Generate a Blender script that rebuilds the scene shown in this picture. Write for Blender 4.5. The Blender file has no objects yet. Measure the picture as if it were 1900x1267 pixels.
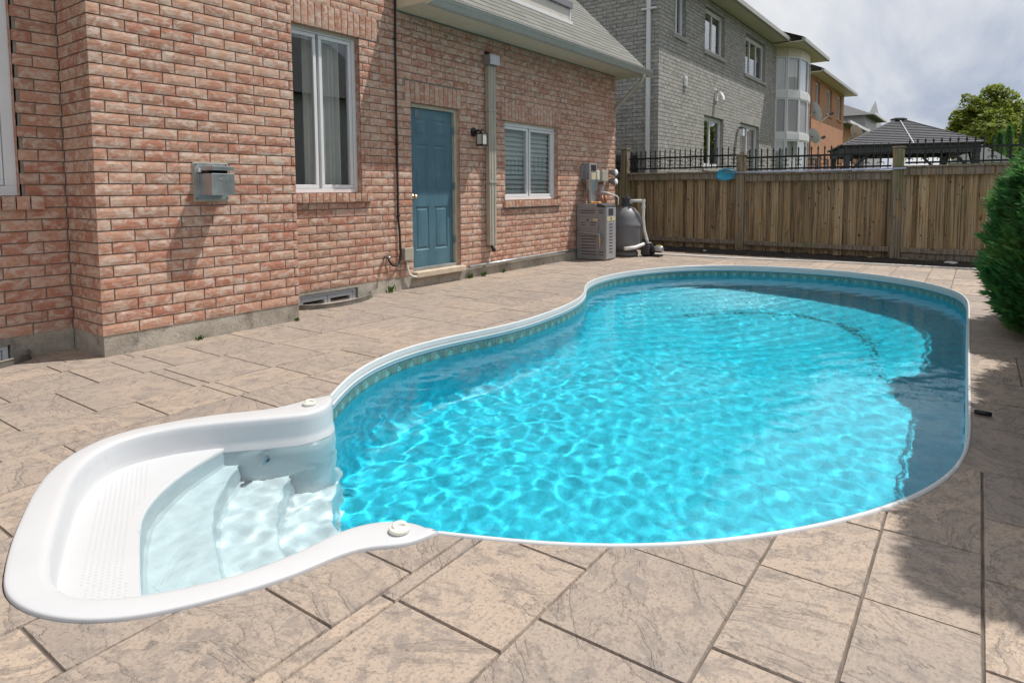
import bpy, bmesh, math, random
import numpy as np
from mathutils import Vector, Matrix, noise
from mathutils.geometry import delaunay_2d_cdt
random.seed(7)
sc = bpy.context.scene
COL = sc.collection
R = math.radians
# ---------------------------------------------------------------- camera
CAMP = Vector((-2.0469, -5.3296, 1.2503)); YAW, PITCH, ROLL, FPX, CYPX = .629577, -.0743836, -.0062046, 1189.74, 441.97
def cam_axes():
    fw = Vector((math.cos(YAW)*math.cos(PITCH), math.sin(YAW)*math.cos(PITCH), math.sin(PITCH)))
    r = Vector((math.sin(YAW), -math.cos(YAW), 0)); u = r.cross(fw)
    return r*math.cos(ROLL)+u*math.sin(ROLL), -r*math.sin(ROLL)+u*math.cos(ROLL), fw
CR, CU, CF = cam_axes()
cd = bpy.data.cameras.new('camera'); cam = bpy.data.objects.new('camera', cd); COL.objects.link(cam); sc.camera = cam
cd.sensor_fit = 'HORIZONTAL'; cd.sensor_width = 36; cd.lens = 36*FPX/1900; cd.shift_y = -(633.5-CYPX)/1900
cd.clip_start = .05; cd.clip_end = 2000
cam.matrix_world = Matrix.Translation(CAMP) @ Matrix((CR, CU, -CF)).transposed().to_4x4()
# ---------------------------------------------------------------- world and sun
SUN_DIR = Vector((-.42, .30, -1)).normalized()          # direction the light travels
w = bpy.data.worlds.new('World'); sc.world = w; w.use_nodes = True
nt = w.node_tree; bg = nt.nodes['Background']
def WN(t, **k):
    n = nt.nodes.new(t)
    for a, b in k.items(): setattr(n, a, b)
    return n
sky = WN('ShaderNodeTexSky', sky_type='NISHITA', sun_disc=False, sun_elevation=R(62.7), sun_rotation=math.atan2(.42, -.30), air_density=1.0, dust_density=1.5)
tc = WN('ShaderNodeTexCoord'); sep = WN('ShaderNodeSeparateXYZ'); nt.links.new(tc.outputs['Generated'], sep.inputs[0])
den = WN('ShaderNodeMath', operation='ADD'); nt.links.new(sep.outputs[2], den.inputs[0]); den.inputs[1].default_value = .16
den2 = WN('ShaderNodeMath', operation='MAXIMUM'); nt.links.new(den.outputs[0], den2.inputs[0]); den2.inputs[1].default_value = .05
dx = WN('ShaderNodeMath', operation='DIVIDE'); dy = WN('ShaderNodeMath', operation='DIVIDE')
nt.links.new(sep.outputs[0], dx.inputs[0]); nt.links.new(den2.outputs[0], dx.inputs[1])
nt.links.new(sep.outputs[1], dy.inputs[0]); nt.links.new(den2.outputs[0], dy.inputs[1])
cx = WN('ShaderNodeCombineXYZ'); nt.links.new(dx.outputs[0], cx.inputs[0]); nt.links.new(dy.outputs[0], cx.inputs[1])
mp = WN('ShaderNodeMapping'); nt.links.new(cx.outputs[0], mp.inputs[0]); mp.inputs['Rotation'].default_value = (0, 0, R(52)); mp.inputs['Scale'].default_value = (.55, 1.7, 1)
n1 = WN('ShaderNodeTexNoise'); nt.links.new(mp.outputs[0], n1.inputs['Vector']); n1.inputs['Scale'].default_value = .9; n1.inputs['Detail'].default_value = 9; n1.inputs['Roughness'].default_value = .56; n1.inputs['Distortion'].default_value = .35
cr = WN('ShaderNodeValToRGB'); nt.links.new(n1.outputs['Fac'], cr.inputs[0])
e = cr.color_ramp.elements; e[0].position = .34; e[0].color = (6.2, 7.0, 8.8, 1); e[1].position = .62; e[1].color = (13., 13., 13., 1)
el = cr.color_ramp.elements.new(.47); el.color = (9.6, 10., 10.9, 1)
mx = WN('ShaderNodeMix', data_type='RGBA'); mx.inputs[0].default_value = .86
nt.links.new(sky.outputs[0], mx.inputs[6]); nt.links.new(cr.outputs[0], mx.inputs[7]); nt.links.new(mx.outputs[2], bg.inputs[0]); bg.inputs[1].default_value = .076
sl = bpy.data.lights.new('sun', 'SUN'); sl.energy = 5.0; sl.angle = R(.5); sl.color = (1, .955, .88)
so_ = bpy.data.objects.new('sun', sl); COL.objects.link(so_); so_.rotation_euler = SUN_DIR.to_track_quat('-Z', 'Y').to_euler()
so_.location = (8, -6, 20)
sl.cycles.is_caustics_light = True                        # sunlight is refracted by the pool water
vs = sc.view_settings; vs.view_transform = 'Standard'; vs.look = 'None'; vs.gamma = 1; vs.use_curve_mapping = False; vs.exposure = -.06
cy = sc.cycles; cy.use_denoising = True; cy.max_bounces = 9; cy.transmission_bounces = 8; cy.transparent_max_bounces = 12; cy.caustics_reflective = False; cy.sample_clamp_indirect = 0; cy.use_light_tree = False
# ---------------------------------------------------------------- helpers
BASE = {}
def tag(o, label=None, cat=None, group=None, kind=None):
    for k, v in (('label', label), ('category', cat), ('group', group), ('kind', kind)):
        if v: o[k] = v
    return o
def thing(name, loc, label, cat, group=None):
    o = bpy.data.objects.new(name, None); COL.objects.link(o); o.location = loc; o.empty_display_size = .1
    BASE[o] = Vector(loc); return tag(o, label, cat, group)
def put(name, me, parent=None, loc=None, rot=None, scale=None):
    o = bpy.data.objects.new(name, me); COL.objects.link(o)
    if loc is not None: o.location = loc
    if rot is not None: o.rotation_euler = rot
    if scale is not None: o.scale = scale
    if parent is not None:
        o.parent = parent
        if parent in BASE: o.matrix_parent_inverse = Matrix.Translation(BASE[parent]).inverted()
    return o
class MB:
    def __init__(s): s.v = []; s.f = []
    def add(s, vs, fs):
        b = len(s.v); s.v += [tuple(p) for p in vs]; s.f += [tuple(i+b for i in f) for f in fs]; return s
    def box(s, x0, x1, y0, y1, z0, z1):
        x0, x1 = min(x0, x1), max(x0, x1); y0, y1 = min(y0, y1), max(y0, y1); z0, z1 = min(z0, z1), max(z0, z1)
        return s.add([(x0,y0,z0),(x1,y0,z0),(x1,y1,z0),(x0,y1,z0),(x0,y0,z1),(x1,y0,z1),(x1,y1,z1),(x0,y1,z1)],
                     [(0,3,2,1),(4,5,6,7),(0,1,5,4),(1,2,6,5),(2,3,7,6),(3,0,4,7)])
    def obox(s, c, U, V, W):
        c, U, V, W = map(Vector, (c, U, V, W)); vs = [c+a*U+b*V+d*W for d in (-1, 1) for a, b in ((-1,-1),(1,-1),(1,1),(-1,1))]
        return s.add(vs, [(0,3,2,1),(4,5,6,7),(0,1,5,4),(1,2,6,5),(2,3,7,6),(3,0,4,7)])
    def tube(s, pts, r, n=8, caps=True):
        pts = [Vector(p) for p in pts]; rs = r if isinstance(r, (list, tuple)) else [r]*len(pts); b = len(s.v); up = None
        for i, p in enumerate(pts):
            t = (pts[min(i+1, len(pts)-1)]-pts[max(i-1, 0)]).normalized()
            if up is None: up = Vector((0, 0, 1)) if abs(t.z) < .9 else Vector((1, 0, 0))
            a = t.cross(up).normalized(); c = a.cross(t).normalized(); up = c
            for k in range(n):
                q = 2*math.pi*k/n; s.v.append(tuple(p+(a*math.cos(q)+c*math.sin(q))*rs[i]))
        for i in range(len(pts)-1):
            for k in range(n):
                s.f.append((b+i*n+k, b+i*n+(k+1) % n, b+(i+1)*n+(k+1) % n, b+(i+1)*n+k))
        if caps: s.f.append(tuple(b+k for k in reversed(range(n)))); s.f.append(tuple(b+(len(pts)-1)*n+k for k in range(n)))
        return s
    def lathe(s, c, prof, n=24, axis='z'):
        c = Vector(c); b = len(s.v)
        for r, h in prof:
            for k in range(n):
                q = 2*math.pi*k/n; a, d = r*math.cos(q), r*math.sin(q)
                s.v.append(tuple(c+Vector({'z': (a, d, h), 'y': (a, h, d), 'x': (h, a, d)}[axis])))
        for i in range(len(prof)-1):
            for k in range(n): s.f.append((b+i*n+k, b+i*n+(k+1) % n, b+(i+1)*n+(k+1) % n, b+(i+1)*n+k))
        s.f.append(tuple(b+k for k in reversed(range(n)))); s.f.append(tuple(b+(len(prof)-1)*n+k for k in range(n)))
        return s
    def grid(s, rows, closed=False):
        b = len(s.v); m = len(rows[0])
        for r in rows: s.v += [tuple(p) for p in r]
        for i in range(len(rows)-1+(1 if closed else 0)):
            j = (i+1) % len(rows)
            for k in range(m-1): s.f.append((b+i*m+k, b+i*m+k+1, b+j*m+k+1, b+j*m+k))
        return s
    def mesh(s, name, mat, smooth=False, fix=True):
        me = bpy.data.meshes.new(name); me.from_pydata(s.v, [], s.f)
        if fix:
            bm = bmesh.new(); bm.from_mesh(me); bmesh.ops.recalc_face_normals(bm, faces=bm.faces); bm.to_mesh(me); bm.free()
        if mat: me.materials.append(mat)
        if smooth: me.shade_smooth()
        return me
    def build(s, name, mat, parent=None, smooth=False, bevel=0, fix=True, auto=None):
        o = put(name, s.mesh(name, mat, smooth, fix), parent)
        if bevel:
            m = o.modifiers.new('bevel', 'BEVEL'); m.width = bevel; m.segments = 2; m.limit_method = 'ANGLE'; m.angle_limit = R(40)
        if auto: o.data.shade_smooth(); set_sharp(o.data, auto)
        return o
def set_sharp(me, ang):
    bm = bmesh.new(); bm.from_mesh(me)
    for ed in bm.edges:
        if len(ed.link_faces) == 2 and ed.calc_face_angle(0) > R(ang): ed.smooth = False
    bm.to_mesh(me); bm.free()
def px(P):
    d = Vector(P)-CAMP; z = d.dot(CF)
    if z < .05: return None
    return 950+FPX*d.dot(CR)/z, CYPX-FPX*d.dot(CU)/z, z
# ---------------------------------------------------------------- material helpers
class MT:
    def __init__(s, name):
        s.m = bpy.data.materials.new(name); s.m.use_nodes = True; s.t = s.m.node_tree; s.b = s.t.nodes['Principled BSDF']; s.out = s.t.nodes['Material Output']
    def n(s, t, ins=None, **k):
        n = s.t.nodes.new(t)
        for a, b in k.items(): setattr(n, a, b)
        for a, b in (ins or {}).items(): s.set(n.inputs[a], b)
        return n
    def set(s, sock, v):
        if hasattr(v, 'is_linked') or isinstance(v, bpy.types.NodeSocket): s.t.links.new(v, sock)
        else: sock.default_value = (*v, 1) if isinstance(v, tuple) and len(v) == 3 and sock.type == 'RGBA' else v
    def math(s, op, a, b=0.0, c=None):
        n = s.n('ShaderNodeMath', operation=op); s.set(n.inputs[0], a); s.set(n.inputs[1], b)
        if c is not None: s.set(n.inputs[2], c)
        return n.outputs[0]
    def vmath(s, op, a, b):
        n = s.n('ShaderNodeVectorMath', operation=op); s.set(n.inputs[0], a); s.set(n.inputs[1], b); return n.outputs[0]
    def mix(s, f, a, b, blend='MIX'):
        n = s.n('ShaderNodeMix', data_type='RGBA', blend_type=blend); s.set(n.inputs[0], f); s.set(n.inputs[6], a); s.set(n.inputs[7], b); return n.outputs[2]
    def pos(s): return s.n('ShaderNodeNewGeometry').outputs['Position']
    def rnd(s):
        a = s.n('ShaderNodeObjectInfo').outputs['Random']; b = s.n('ShaderNodeNewGeometry').outputs['Random Per Island']
        return s.math('FRACT', s.math('ADD', a, b))
    def scale(s, v, sc_): return s.vmath('MULTIPLY', v, Vector(sc_))
    def noise(s, v, scale, detail=4, rough=.55, dist=0., col=False):
        n = s.n('ShaderNodeTexNoise', {'Vector': v, 'Scale': scale, 'Detail': detail, 'Roughness': rough, 'Distortion': dist}); return n.outputs['Color' if col else 'Fac']
    def ramp(s, f, *st):
        n = s.n('ShaderNodeValToRGB'); s.t.links.new(f, n.inputs[0]); e = n.color_ramp.elements
        while len(e) < len(st): e.new(.5)
        for q, (p, c) in zip(e, st): q.position = p; q.color = (c, c, c, 1) if isinstance(c, (int, float)) else (*c, 1)
        return n.outputs[0]
    def offs(s, v, amt=37.):
        r = s.rnd(); n = s.n('ShaderNodeCombineXYZ'); a = s.math('MULTIPLY', r, amt)
        for i in range(3): s.t.links.new(a, n.inputs[i])
        return s.vmath('ADD', v, n.outputs[0]), r
    def bump(s, h, st=.5, d=.01):
        n = s.n('ShaderNodeBump', {'Height': h, 'Strength': st, 'Distance': d}); s.t.links.new(n.outputs[0], s.b.inputs['Normal']); return n
    def done(s, col=None, rough=.7, metal=0., spec=None):
        if col is not None: s.set(s.b.inputs['Base Color'], col)
        s.set(s.b.inputs['Roughness'], rough); s.set(s.b.inputs['Metallic'], metal)
        if spec is not None: s.set(s.b.inputs['Specular IOR Level'], spec)
        return s.m
def plain(name, col, rough=.6, metal=0., var=.12, scale=6, bump=0.):
    t = MT(name); p = t.pos(); n = t.noise(p, scale, 5)
    dark = tuple(c*(1-var) for c in col); lite = tuple(min(1, c*(1+var)) for c in col)
    f = t.ramp(n, (.3, 0), (.7, 1)); c = t.mix(f, dark, lite)
    if bump: t.bump(t.noise(p, scale*12, 3), bump, .004)
    return t.done(c, t.math('ADD', t.math('MULTIPLY', n, .2), rough-.1), metal)
def brickmat(name, lo, hi, pale, amount=(.46, .60), dark=.55):
    t = MT(name); p = t.pos(); v, r = t.offs(p)
    base = t.mix(t.math('MULTIPLY', t.math('GREATER_THAN', r, .86), .55), t.mix(t.math('DIVIDE', r, .86), lo, hi), tuple(q*.62 for q in lo))
    sm = t.noise(t.scale(v, (1, 1, 1.5)), 10, 6, .66, .8); f = t.ramp(sm, (amount[0], 0), (amount[1], 1))
    c = t.mix(t.math('MULTIPLY', f, .85), base, pale)
    f2 = t.ramp(t.noise(t.scale(v, (1, 1, 2)), 26, 5, .7), (.3, 1), (.46, 0)); c = t.mix(t.math('MULTIPLY', f2, .5), c, tuple(q*dark for q in lo))
    big = t.ramp(t.noise(p, 1.1, 4), (.35, 0), (.7, 1)); c = t.mix(t.math('MULTIPLY', big, .14), c, tuple(q*.7 for q in lo))
    h = t.math('ADD', t.noise(t.scale(v, (1, 1, 1.4)), 38, 4, .65), t.math('MULTIPLY', t.noise(v, 140, 3), .35))
    t.bump(h, .6, .005)
    return t.done(c, .9, spec=.25)
M = {}
M['brick'] = brickmat('pink_brick', (.43, .19, .128), (.56, .335, .24), (.62, .51, .43), (.45, .62))
M['greybrick'] = brickmat('grey_brick', (.275, .265, .25), (.375, .36, .34), (.48, .465, .44))
M['orangebrick'] = None
M['mortar'] = plain('mortar', (.255, .222, .192), .95, var=.2, scale=20, bump=.4)
M['greymortar'] = plain('grey_mortar', (.17, .165, .16), .95, var=.2, scale=20)
# concrete of the foundation: stained, darker towards patches
t = MT('foundation_concrete'); p = t.pos()
c = t.mix(t.ramp(t.noise(p, 3.2, 6, .6), (.36, 0), (.62, 1)), (.27, .24, .20), (.46, .42, .36)); c = t.mix(t.ramp(t.noise(t.scale(p, (1, 1, .5)), 7, 6, .7), (.55, 0), (.72, .75)), c, (.10, .085, .065)); c = t.mix(t.ramp(t.noise(p, 60, 3), (.56, 0), (.68, .6)), c, (.2, .18, .15))
t.bump(t.noise(p, 45, 5, .7), .8, .008); M['found'] = t.done(c, .95)
# stamped concrete
t = MT('stamped_concrete'); p = t.pos(); v, r = t.offs(p, 23.)
w1 = t.noise(v, 1.1, 3, .5, 0, True); vv = t.vmath('ADD', v, t.vmath('MULTIPLY', t.vmath('SUBTRACT', w1, Vector((.5, .5, .5))), Vector((.5, .5, .5))))
ang = t.n('ShaderNodeVectorRotate', {'Vector': vv, 'Angle': t.math('MULTIPLY', r, 2.6)}, rotation_type='Z_AXIS').outputs[0]
vein = t.noise(t.scale(ang, (1, 2.6, 1)), 2.6, 7, .6, .5); patch = t.noise(v, 2.1, 5, .6); fine = t.noise(p, 85, 4, .7); med = t.noise(v, 17, 5, .62)
tan = t.mix(r, (.425, .335, .262), (.285, .24, .208)); c = t.mix(t.ramp(patch, (.42, 0), (.70, .5)), tan, (.43, .335, .26))
c = t.mix(t.ramp(vein, (.51, 0), (.545, .45), (.58, .12), (.70, .45)), c, (.22, .19, .17)); c = t.mix(t.ramp(vein, (.33, .65), (.40, 0)), c, (.235, .20, .18))
c = t.mix(t.ramp(med, (.53, 0), (.66, .65)), c, (.19, .16, .145)); c = t.mix(t.ramp(fine, (.52, 0), (.62, .7)), c, (.19, .155, .135)); c = t.mix(t.ramp(fine, (.30, .3), (.40, 0)), c, (.62, .50, .42))
flk = t.noise(t.scale(ang, (1, 1.5, 1)), 5.5, 6, .68, .8); c = t.mix(t.ramp(flk, (.57, 0), (.59, .42), (.70, .65)), c, (.20, .175, .16)); big = t.noise(p, .55, 4); c = t.mix(t.ramp(big, (.45, 0), (.70, .45)), c, (.27, .235, .215))
step = t.ramp(vein, (.30, 0.), (.38, .3), (.40, .45), (.52, .5), (.54, .72), (.62, .76), (.64, 1.)); h = t.math('ADD', t.math('MULTIPLY', step, 1.2), t.math('ADD', t.math('MULTIPLY', med, .35), t.math('MULTIPLY', fine, .12)))
t.bump(h, .8, .014); M['slab'] = t.done(c, t.math('ADD', t.math('MULTIPLY', med, .25), .55), spec=.35)
M['joint'] = plain('joint_grout', (.13, .107, .09), .95, var=.4, scale=9)
M['white'] = plain('white_vinyl', (.60, .61, .62), .35, var=.02)
t = MT('white_fibreglass'); p = t.pos(); c = t.mix(t.ramp(t.noise(p, 3, 4), (.3, 0), (.7, 1)), (.525, .535, .555), (.55, .56, .58)); c = t.mix(t.ramp(t.noise(t.scale(p, (1, 1, .3)), 9, 6, .75), (.70, 0), (.735, .85)), c, (.09, .085, .08)); c = t.mix(t.ramp(t.noise(p, 1.6, 6, .7), (.58, 0), (.75, .3)), c, (.46, .455, .44)); M['shell'] = t.done(c, .3)
M['winframe'] = plain('white_window_frame', (.72, .73, .75), .4, var=.03)
M['greyframe'] = plain('grey_white_frame', (.66, .67, .68), .45, var=.03)
M['cream'] = plain('cream_soffit', (.60, .545, .42), .6, var=.06)
M['gutter'] = plain('gutter_paint', (.36, .355, .33), .45, var=.08)
M['beige'] = plain('beige_downspout', (.40, .36, .295), .5, var=.07, scale=4)
M['greymetal'] = plain('galvanised_steel', (.42, .44, .45), .38, .75, .18, 7)
M['black'] = plain('black_metal', (.018, .018, .022), .45, .3, .2)
M['blackrubber'] = plain('black_cable', (.012, .012, .012), .6, 0, .2)
M['darkgrey'] = plain('dark_grey_plastic', (.05, .05, .055), .5, 0, .15)
M['tan'] = plain('tan_door_frame', (.46, .42, .33), .55, var=.1)
M['heater'] = plain('grey_enamel', (.27, .267, .275), .45, .1, .08, 3)
M['heaterside'] = plain('light_grey_enamel', (.34, .34, .355), .42, .1, .06, 3)
M['slot'] = plain('slot_black', (.012, .012, .013), .8, 0, .1)
M['tank'] = plain('tank_grey', (.15, .148, .158), .5, 0, .06)
M['pvc'] = plain('white_pvc', (.68, .67, .64), .4, 0, .06)
M['stonesill'] = plain('limestone_sill', (.52, .43, .33), .85, 0, .15, 8, .4)
M['brass'] = plain('worn_brass', (.55, .42, .26), .3, .9, .2, 30)
M['galv'] = plain('window_well_steel', (.20, .185, .165), .55, .5, .3, 12)
M['soil'] = plain('dark_mulch', (.022, .017, .013), .95, 0, .5, 25, .9)
M['siding'] = plain('pale_siding', (.62, .62, .63), .6, 0, .04)
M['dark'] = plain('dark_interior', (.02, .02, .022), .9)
M['curtain'] = plain('pale_curtain', (.55, .54, .50), .9, 0, .06)
M['blind'] = plain('window_blind', (.50, .56, .56), .7, 0, .05)
M['yellow'] = plain('yellow_tag', (.72, .55, .18), .6, 0, .1)
M['orange'] = plain('orange_rag', (.80, .22, .03), .7, 0, .2)
M['copper'] = plain('copper_pipe', (.36, .16, .10), .5, .4, .3)
M['paleyellow'] = plain('faded_sticker', (.55, .48, .30), .7, 0, .2, 40)
M['ivory'] = plain('ivory_plastic', (.66, .65, .58), .4, 0, .04)
M['net'] = plain('blue_net', (.03, .30, .46), .6, 0, .2)
M['polebl'] = plain('blue_white_pole', (.45, .50, .66), .4, .2, .2, 20)
M['rock'] = plain('pale_rock', (.48, .46, .45), .9, 0, .3, 20, .6)
M['lampglass'] = plain('frosted_lamp_glass', (.50, .50, .44), .3, 0, .06)
t = MT('door_paint'); p = t.pos(); n_ = t.noise(t.scale(p, (1, 1, .35)), 7, 5); c = t.mix(t.ramp(n_, (.35, 0), (.7, 1)), (.06, .14, .19), (.09, .19, .24)); c = t.mix(t.ramp(t.noise(p, 34, 4, .7), (.70, 0), (.76, .5)), c, (.35, .36, .36)); M['door'] = t.done(c, .45)
# glass: thin pane, part mirror, part clear
t = MT('window_glass'); tr = t.n('ShaderNodeBsdfTransparent', {'Color': (.97, .985, .985)}); gl = t.n('ShaderNodeBsdfGlossy', {'Roughness': .012, 'Color': (.95, .97, 1)})
fr = t.n('ShaderNodeLayerWeight', {'Blend': .5}); ms = t.n('ShaderNodeMixShader', {0: t.math('ADD', t.math('MULTIPLY', t.math('POWER', fr.outputs['Facing'], 3.5), .8), .09)}); t.t.links.new(tr.outputs[0], ms.inputs[1]); t.t.links.new(gl.outputs[0], ms.inputs[2]); t.t.links.new(ms.outputs[0], t.out.inputs[0]); M['glass'] = t.m
# wood of the fence boards
def woodmat(name, a, b, cst, green=.35):
    t = MT(name); p = t.pos(); v, r = t.offs(p, 19.)
    base = t.mix(r, a, b); st = t.noise(t.scale(v, (14, 14, .55)), 2.6, 6, .6, .4)
    c = t.mix(t.ramp(st, (.36, 0), (.64, .7)), base, cst); c = t.mix(t.ramp(t.noise(t.scale(v, (40, 40, .8)), 2, 3), (.55, 0), (.66, .6)), c, tuple(q*.35 for q in a))
    c = t.mix(t.ramp(t.noise(t.scale(v, (5, 5, 1.1)), 2.2, 4), (.52, 0), (.72, .7)), c, (.40, .24, .09)); kn = t.noise(t.scale(v, (9, 9, 5)), 2.4, 2); c = t.mix(t.ramp(t.noise(t.scale(v, (22, 22, .35)), 2., 4, .6), (.50, 0), (.62, .75)), c, (.07, .05, .035)); c = t.mix(t.ramp(kn, (.665, 0), (.69, .9)), c, (.045, .026, .014))
    c = t.mix(t.ramp(t.noise(p, 1.3, 3), (.52, 0), (.75, green)), c, (.17, .19, .06))
    t.bump(st, .5, .004); return t.done(c, .85, spec=.2)
M['wood'] = woodmat('weathered_fence_wood', (.17, .105, .055), (.48, .345, .205), (.42, .335, .225), .2)
M['postwood'] = woodmat('weathered_post_wood', (.19, .155, .105), (.25, .205, .145), (.30, .26, .21), .8)
M['railwood'] = woodmat('weathered_rail_wood', (.19, .155, .125), (.25, .205, .165), (.31, .27, .225), .5)
# shingles
def shmat(name, lo, hi):
    t = MT(name); p = t.pos(); v, r = t.offs(p, 9.); c = t.mix(r, lo, hi); c = t.mix(t.ramp(t.noise(p, 170, 2, .8), (.42, 0), (.62, .55)), c, tuple(q*1.25 for q in hi)); t.bump(t.noise(p, 220, 2), .5, .003); return t.done(c, .95, spec=.2)
M['shingle'] = shmat('grey_shingle', (.15, .15, .14), (.205, .205, .19)); M['darkshingle'] = shmat('dark_shingle', (.10, .10, .10), (.14, .14, .14)); M['brownshingle'] = shmat('brown_shingle', (.11, .075, .07), (.14, .10, .09))
t = MT('orange_brickwork'); p = t.pos(); bt = t.n('ShaderNodeTexBrick', {'Vector': t.n('ShaderNodeCombineXYZ', {0: t.math('ADD', t.n('ShaderNodeSeparateXYZ', {0: p}).outputs[0], t.n('ShaderNodeSeparateXYZ', {0: p}).outputs[1]), 1: t.n('ShaderNodeSeparateXYZ', {0: p}).outputs[2]}).outputs[0], 'Color1': (.38, .13, .055), 'Color2': (.46, .19, .09), 'Mortar': (.40, .29, .21), 'Scale': 1., 'Mortar Size': .012, 'Brick Width': .267, 'Row Height': .089}); c = t.mix(t.ramp(t.noise(p, 6, 5), (.4, 0), (.7, .5)), bt.outputs[0], (.50, .25, .14)); t.bump(bt.outputs['Fac'], -.4, .01); M['orangebrick'] = t.done(c, .9)
def leafmat(name, a, b, c3, trans=.35):
    t = MT(name); p = t.pos(); i = t.n('ShaderNodeNewGeometry').outputs['Random Per Island']; c = t.mix(i, a, b); c = t.mix(t.ramp(t.noise(p, 3.5, 4), (.42, 0), (.68, .8)), c, c3)
    t.set(t.b.inputs['Base Color'], c); t.b.inputs['Roughness'].default_value = .6; t.b.inputs['Specular IOR Level'].default_value = .3
    tl = t.n('ShaderNodeBsdfTranslucent', {'Color': c}); ms = t.n('ShaderNodeMixShader', {0: trans}); t.t.links.new(t.b.outputs[0], ms.inputs[1]); t.t.links.new(tl.outputs[0], ms.inputs[2]); t.t.links.new(ms.outputs[0], t.out.inputs[0]); return t.m
M['cedar'] = leafmat('cedar_foliage', (.045, .15, .04), (.10, .24, .06), (.20, .33, .08), .45)
M['leaf'] = leafmat('maple_leaf', (.16, .22, .035), (.24, .30, .045), (.32, .36, .05), .5)
M['shrub'] = leafmat('shrub_leaf', (.05, .10, .02), (.10, .17, .03), (.10, .16, .03), .3)
M['bark'] = plain('bark', (.12, .09, .065), .95, 0, .3, 14, .8)
t = MT('lawn_ground'); p = t.pos(); c = t.mix(t.ramp(t.noise(p, 5, 6), (.35, 0), (.7, 1)), (.06, .08, .03), (.11, .135, .05)); t.bump(t.noise(p, 60, 4), .8, .03); M['lawn'] = t.done(c, .95)
# pool liner: printed vinyl; UV.x = metres along the wall, UV.y = height
t = MT('pool_liner'); p = t.pos(); uv = t.n('ShaderNodeUVMap').outputs[0]; su = t.n('ShaderNodeSeparateXYZ', {0: uv}); U, Z = su.outputs[0], su.outputs[1]
blue = t.mix(t.ramp(t.noise(p, 14, 5, .7), (.38, 0), (.62, 1)), (.002, .315, .445), (.008, .45, .57)); blue = t.mix(t.ramp(t.noise(p, 60, 3, .7), (.54, 0), (.62, .5)), blue, (.002, .20, .33)); blue = t.mix(t.ramp(t.noise(p, 48, 3, .7), (.60, 0), (.66, .45)), blue, (.04, .56, .66))
tile = t.mix(t.ramp(t.noise(t.n('ShaderNodeCombineXYZ', {0: t.math('FLOOR', t.math('DIVIDE', U, .075)), 1: 1.}).outputs[0], 7.3, 1), (.3, 0), (.7, 1)), (.05, .14, .14), (.15, .26, .235)); tile = t.mix(t.ramp(t.noise(p, 30, 5), (.4, 0), (.65, .7)), tile, (.20, .27, .22))
fu = t.math('FRACT', t.math('DIVIDE', U, .075)); gr = t.math('LESS_THAN', fu, .07); tile = t.mix(t.math('MULTIPLY', gr, .8), tile, (.03, .09, .10))
# diamonds along the water line, every second tile
fd = t.math('ABSOLUTE', t.math('SUBTRACT', t.math('FRACT', t.math('DIVIDE', U, .15)), .5)); dz_ = t.math('ABSOLUTE', t.math('ADD', Z, .145)); dd = t.math('ADD', t.math('MULTIPLY', fd, .15), t.math('MULTIPLY', dz_, .75))
ring = t.math('MULTIPLY', t.math('LESS_THAN', dd, .026), t.math('GREATER_THAN', dd, .017)); core = t.math('LESS_THAN', dd, .009); tile = t.mix(t.math('MULTIPLY', t.math('MAXIMUM', ring, core), .8), tile, (.22, .58, .60))
band = t.math('GREATER_THAN', Z, -.19); c = t.mix(band, blue, tile); top = t.math('GREATER_THAN', Z, -.088); c = t.mix(top, c, (.01, .10, .22)); ln = t.math('MULTIPLY', t.math('GREATER_THAN', Z, -.079), t.math('LESS_THAN', Z, -.072)); c = t.mix(ln, c, (.06, .42, .46))
M['liner'] = t.done(c, .45)
t = MT('pool_floor_liner'); p = t.pos(); blue = t.mix(t.ramp(t.noise(p, 14, 5, .7), (.38, 0), (.62, 1)), (.002, .345, .475), (.008, .485, .605)); blue = t.mix(t.ramp(t.noise(p, 60, 3, .7), (.54, 0), (.62, .5)), blue, (.002, .22, .36)); blue = t.mix(t.ramp(t.noise(p, 48, 3, .7), (.60, 0), (.66, .45)), blue, (.04, .60, .69)); M['floorliner'] = t.done(blue, .5)
t = MT('pool_water'); p = t.pos(); hb = t.math('ADD', t.noise(t.scale(p, (1, 1.15, 1)), 15, 3, .6, .4), t.math('MULTIPLY', t.noise(p, 36, 2, .5), .35)); bn = t.n('ShaderNodeBump', {'Height': hb, 'Strength': .10, 'Distance': .007}); g_ = t.n('ShaderNodeBsdfGlass', {'IOR': 1.333, 'Roughness': 0., 'Color': (.86, .975, 1), 'Normal': bn.outputs[0]}); t.t.links.new(g_.outputs[0], t.out.inputs[0]); M['water'] = t.m
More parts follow.
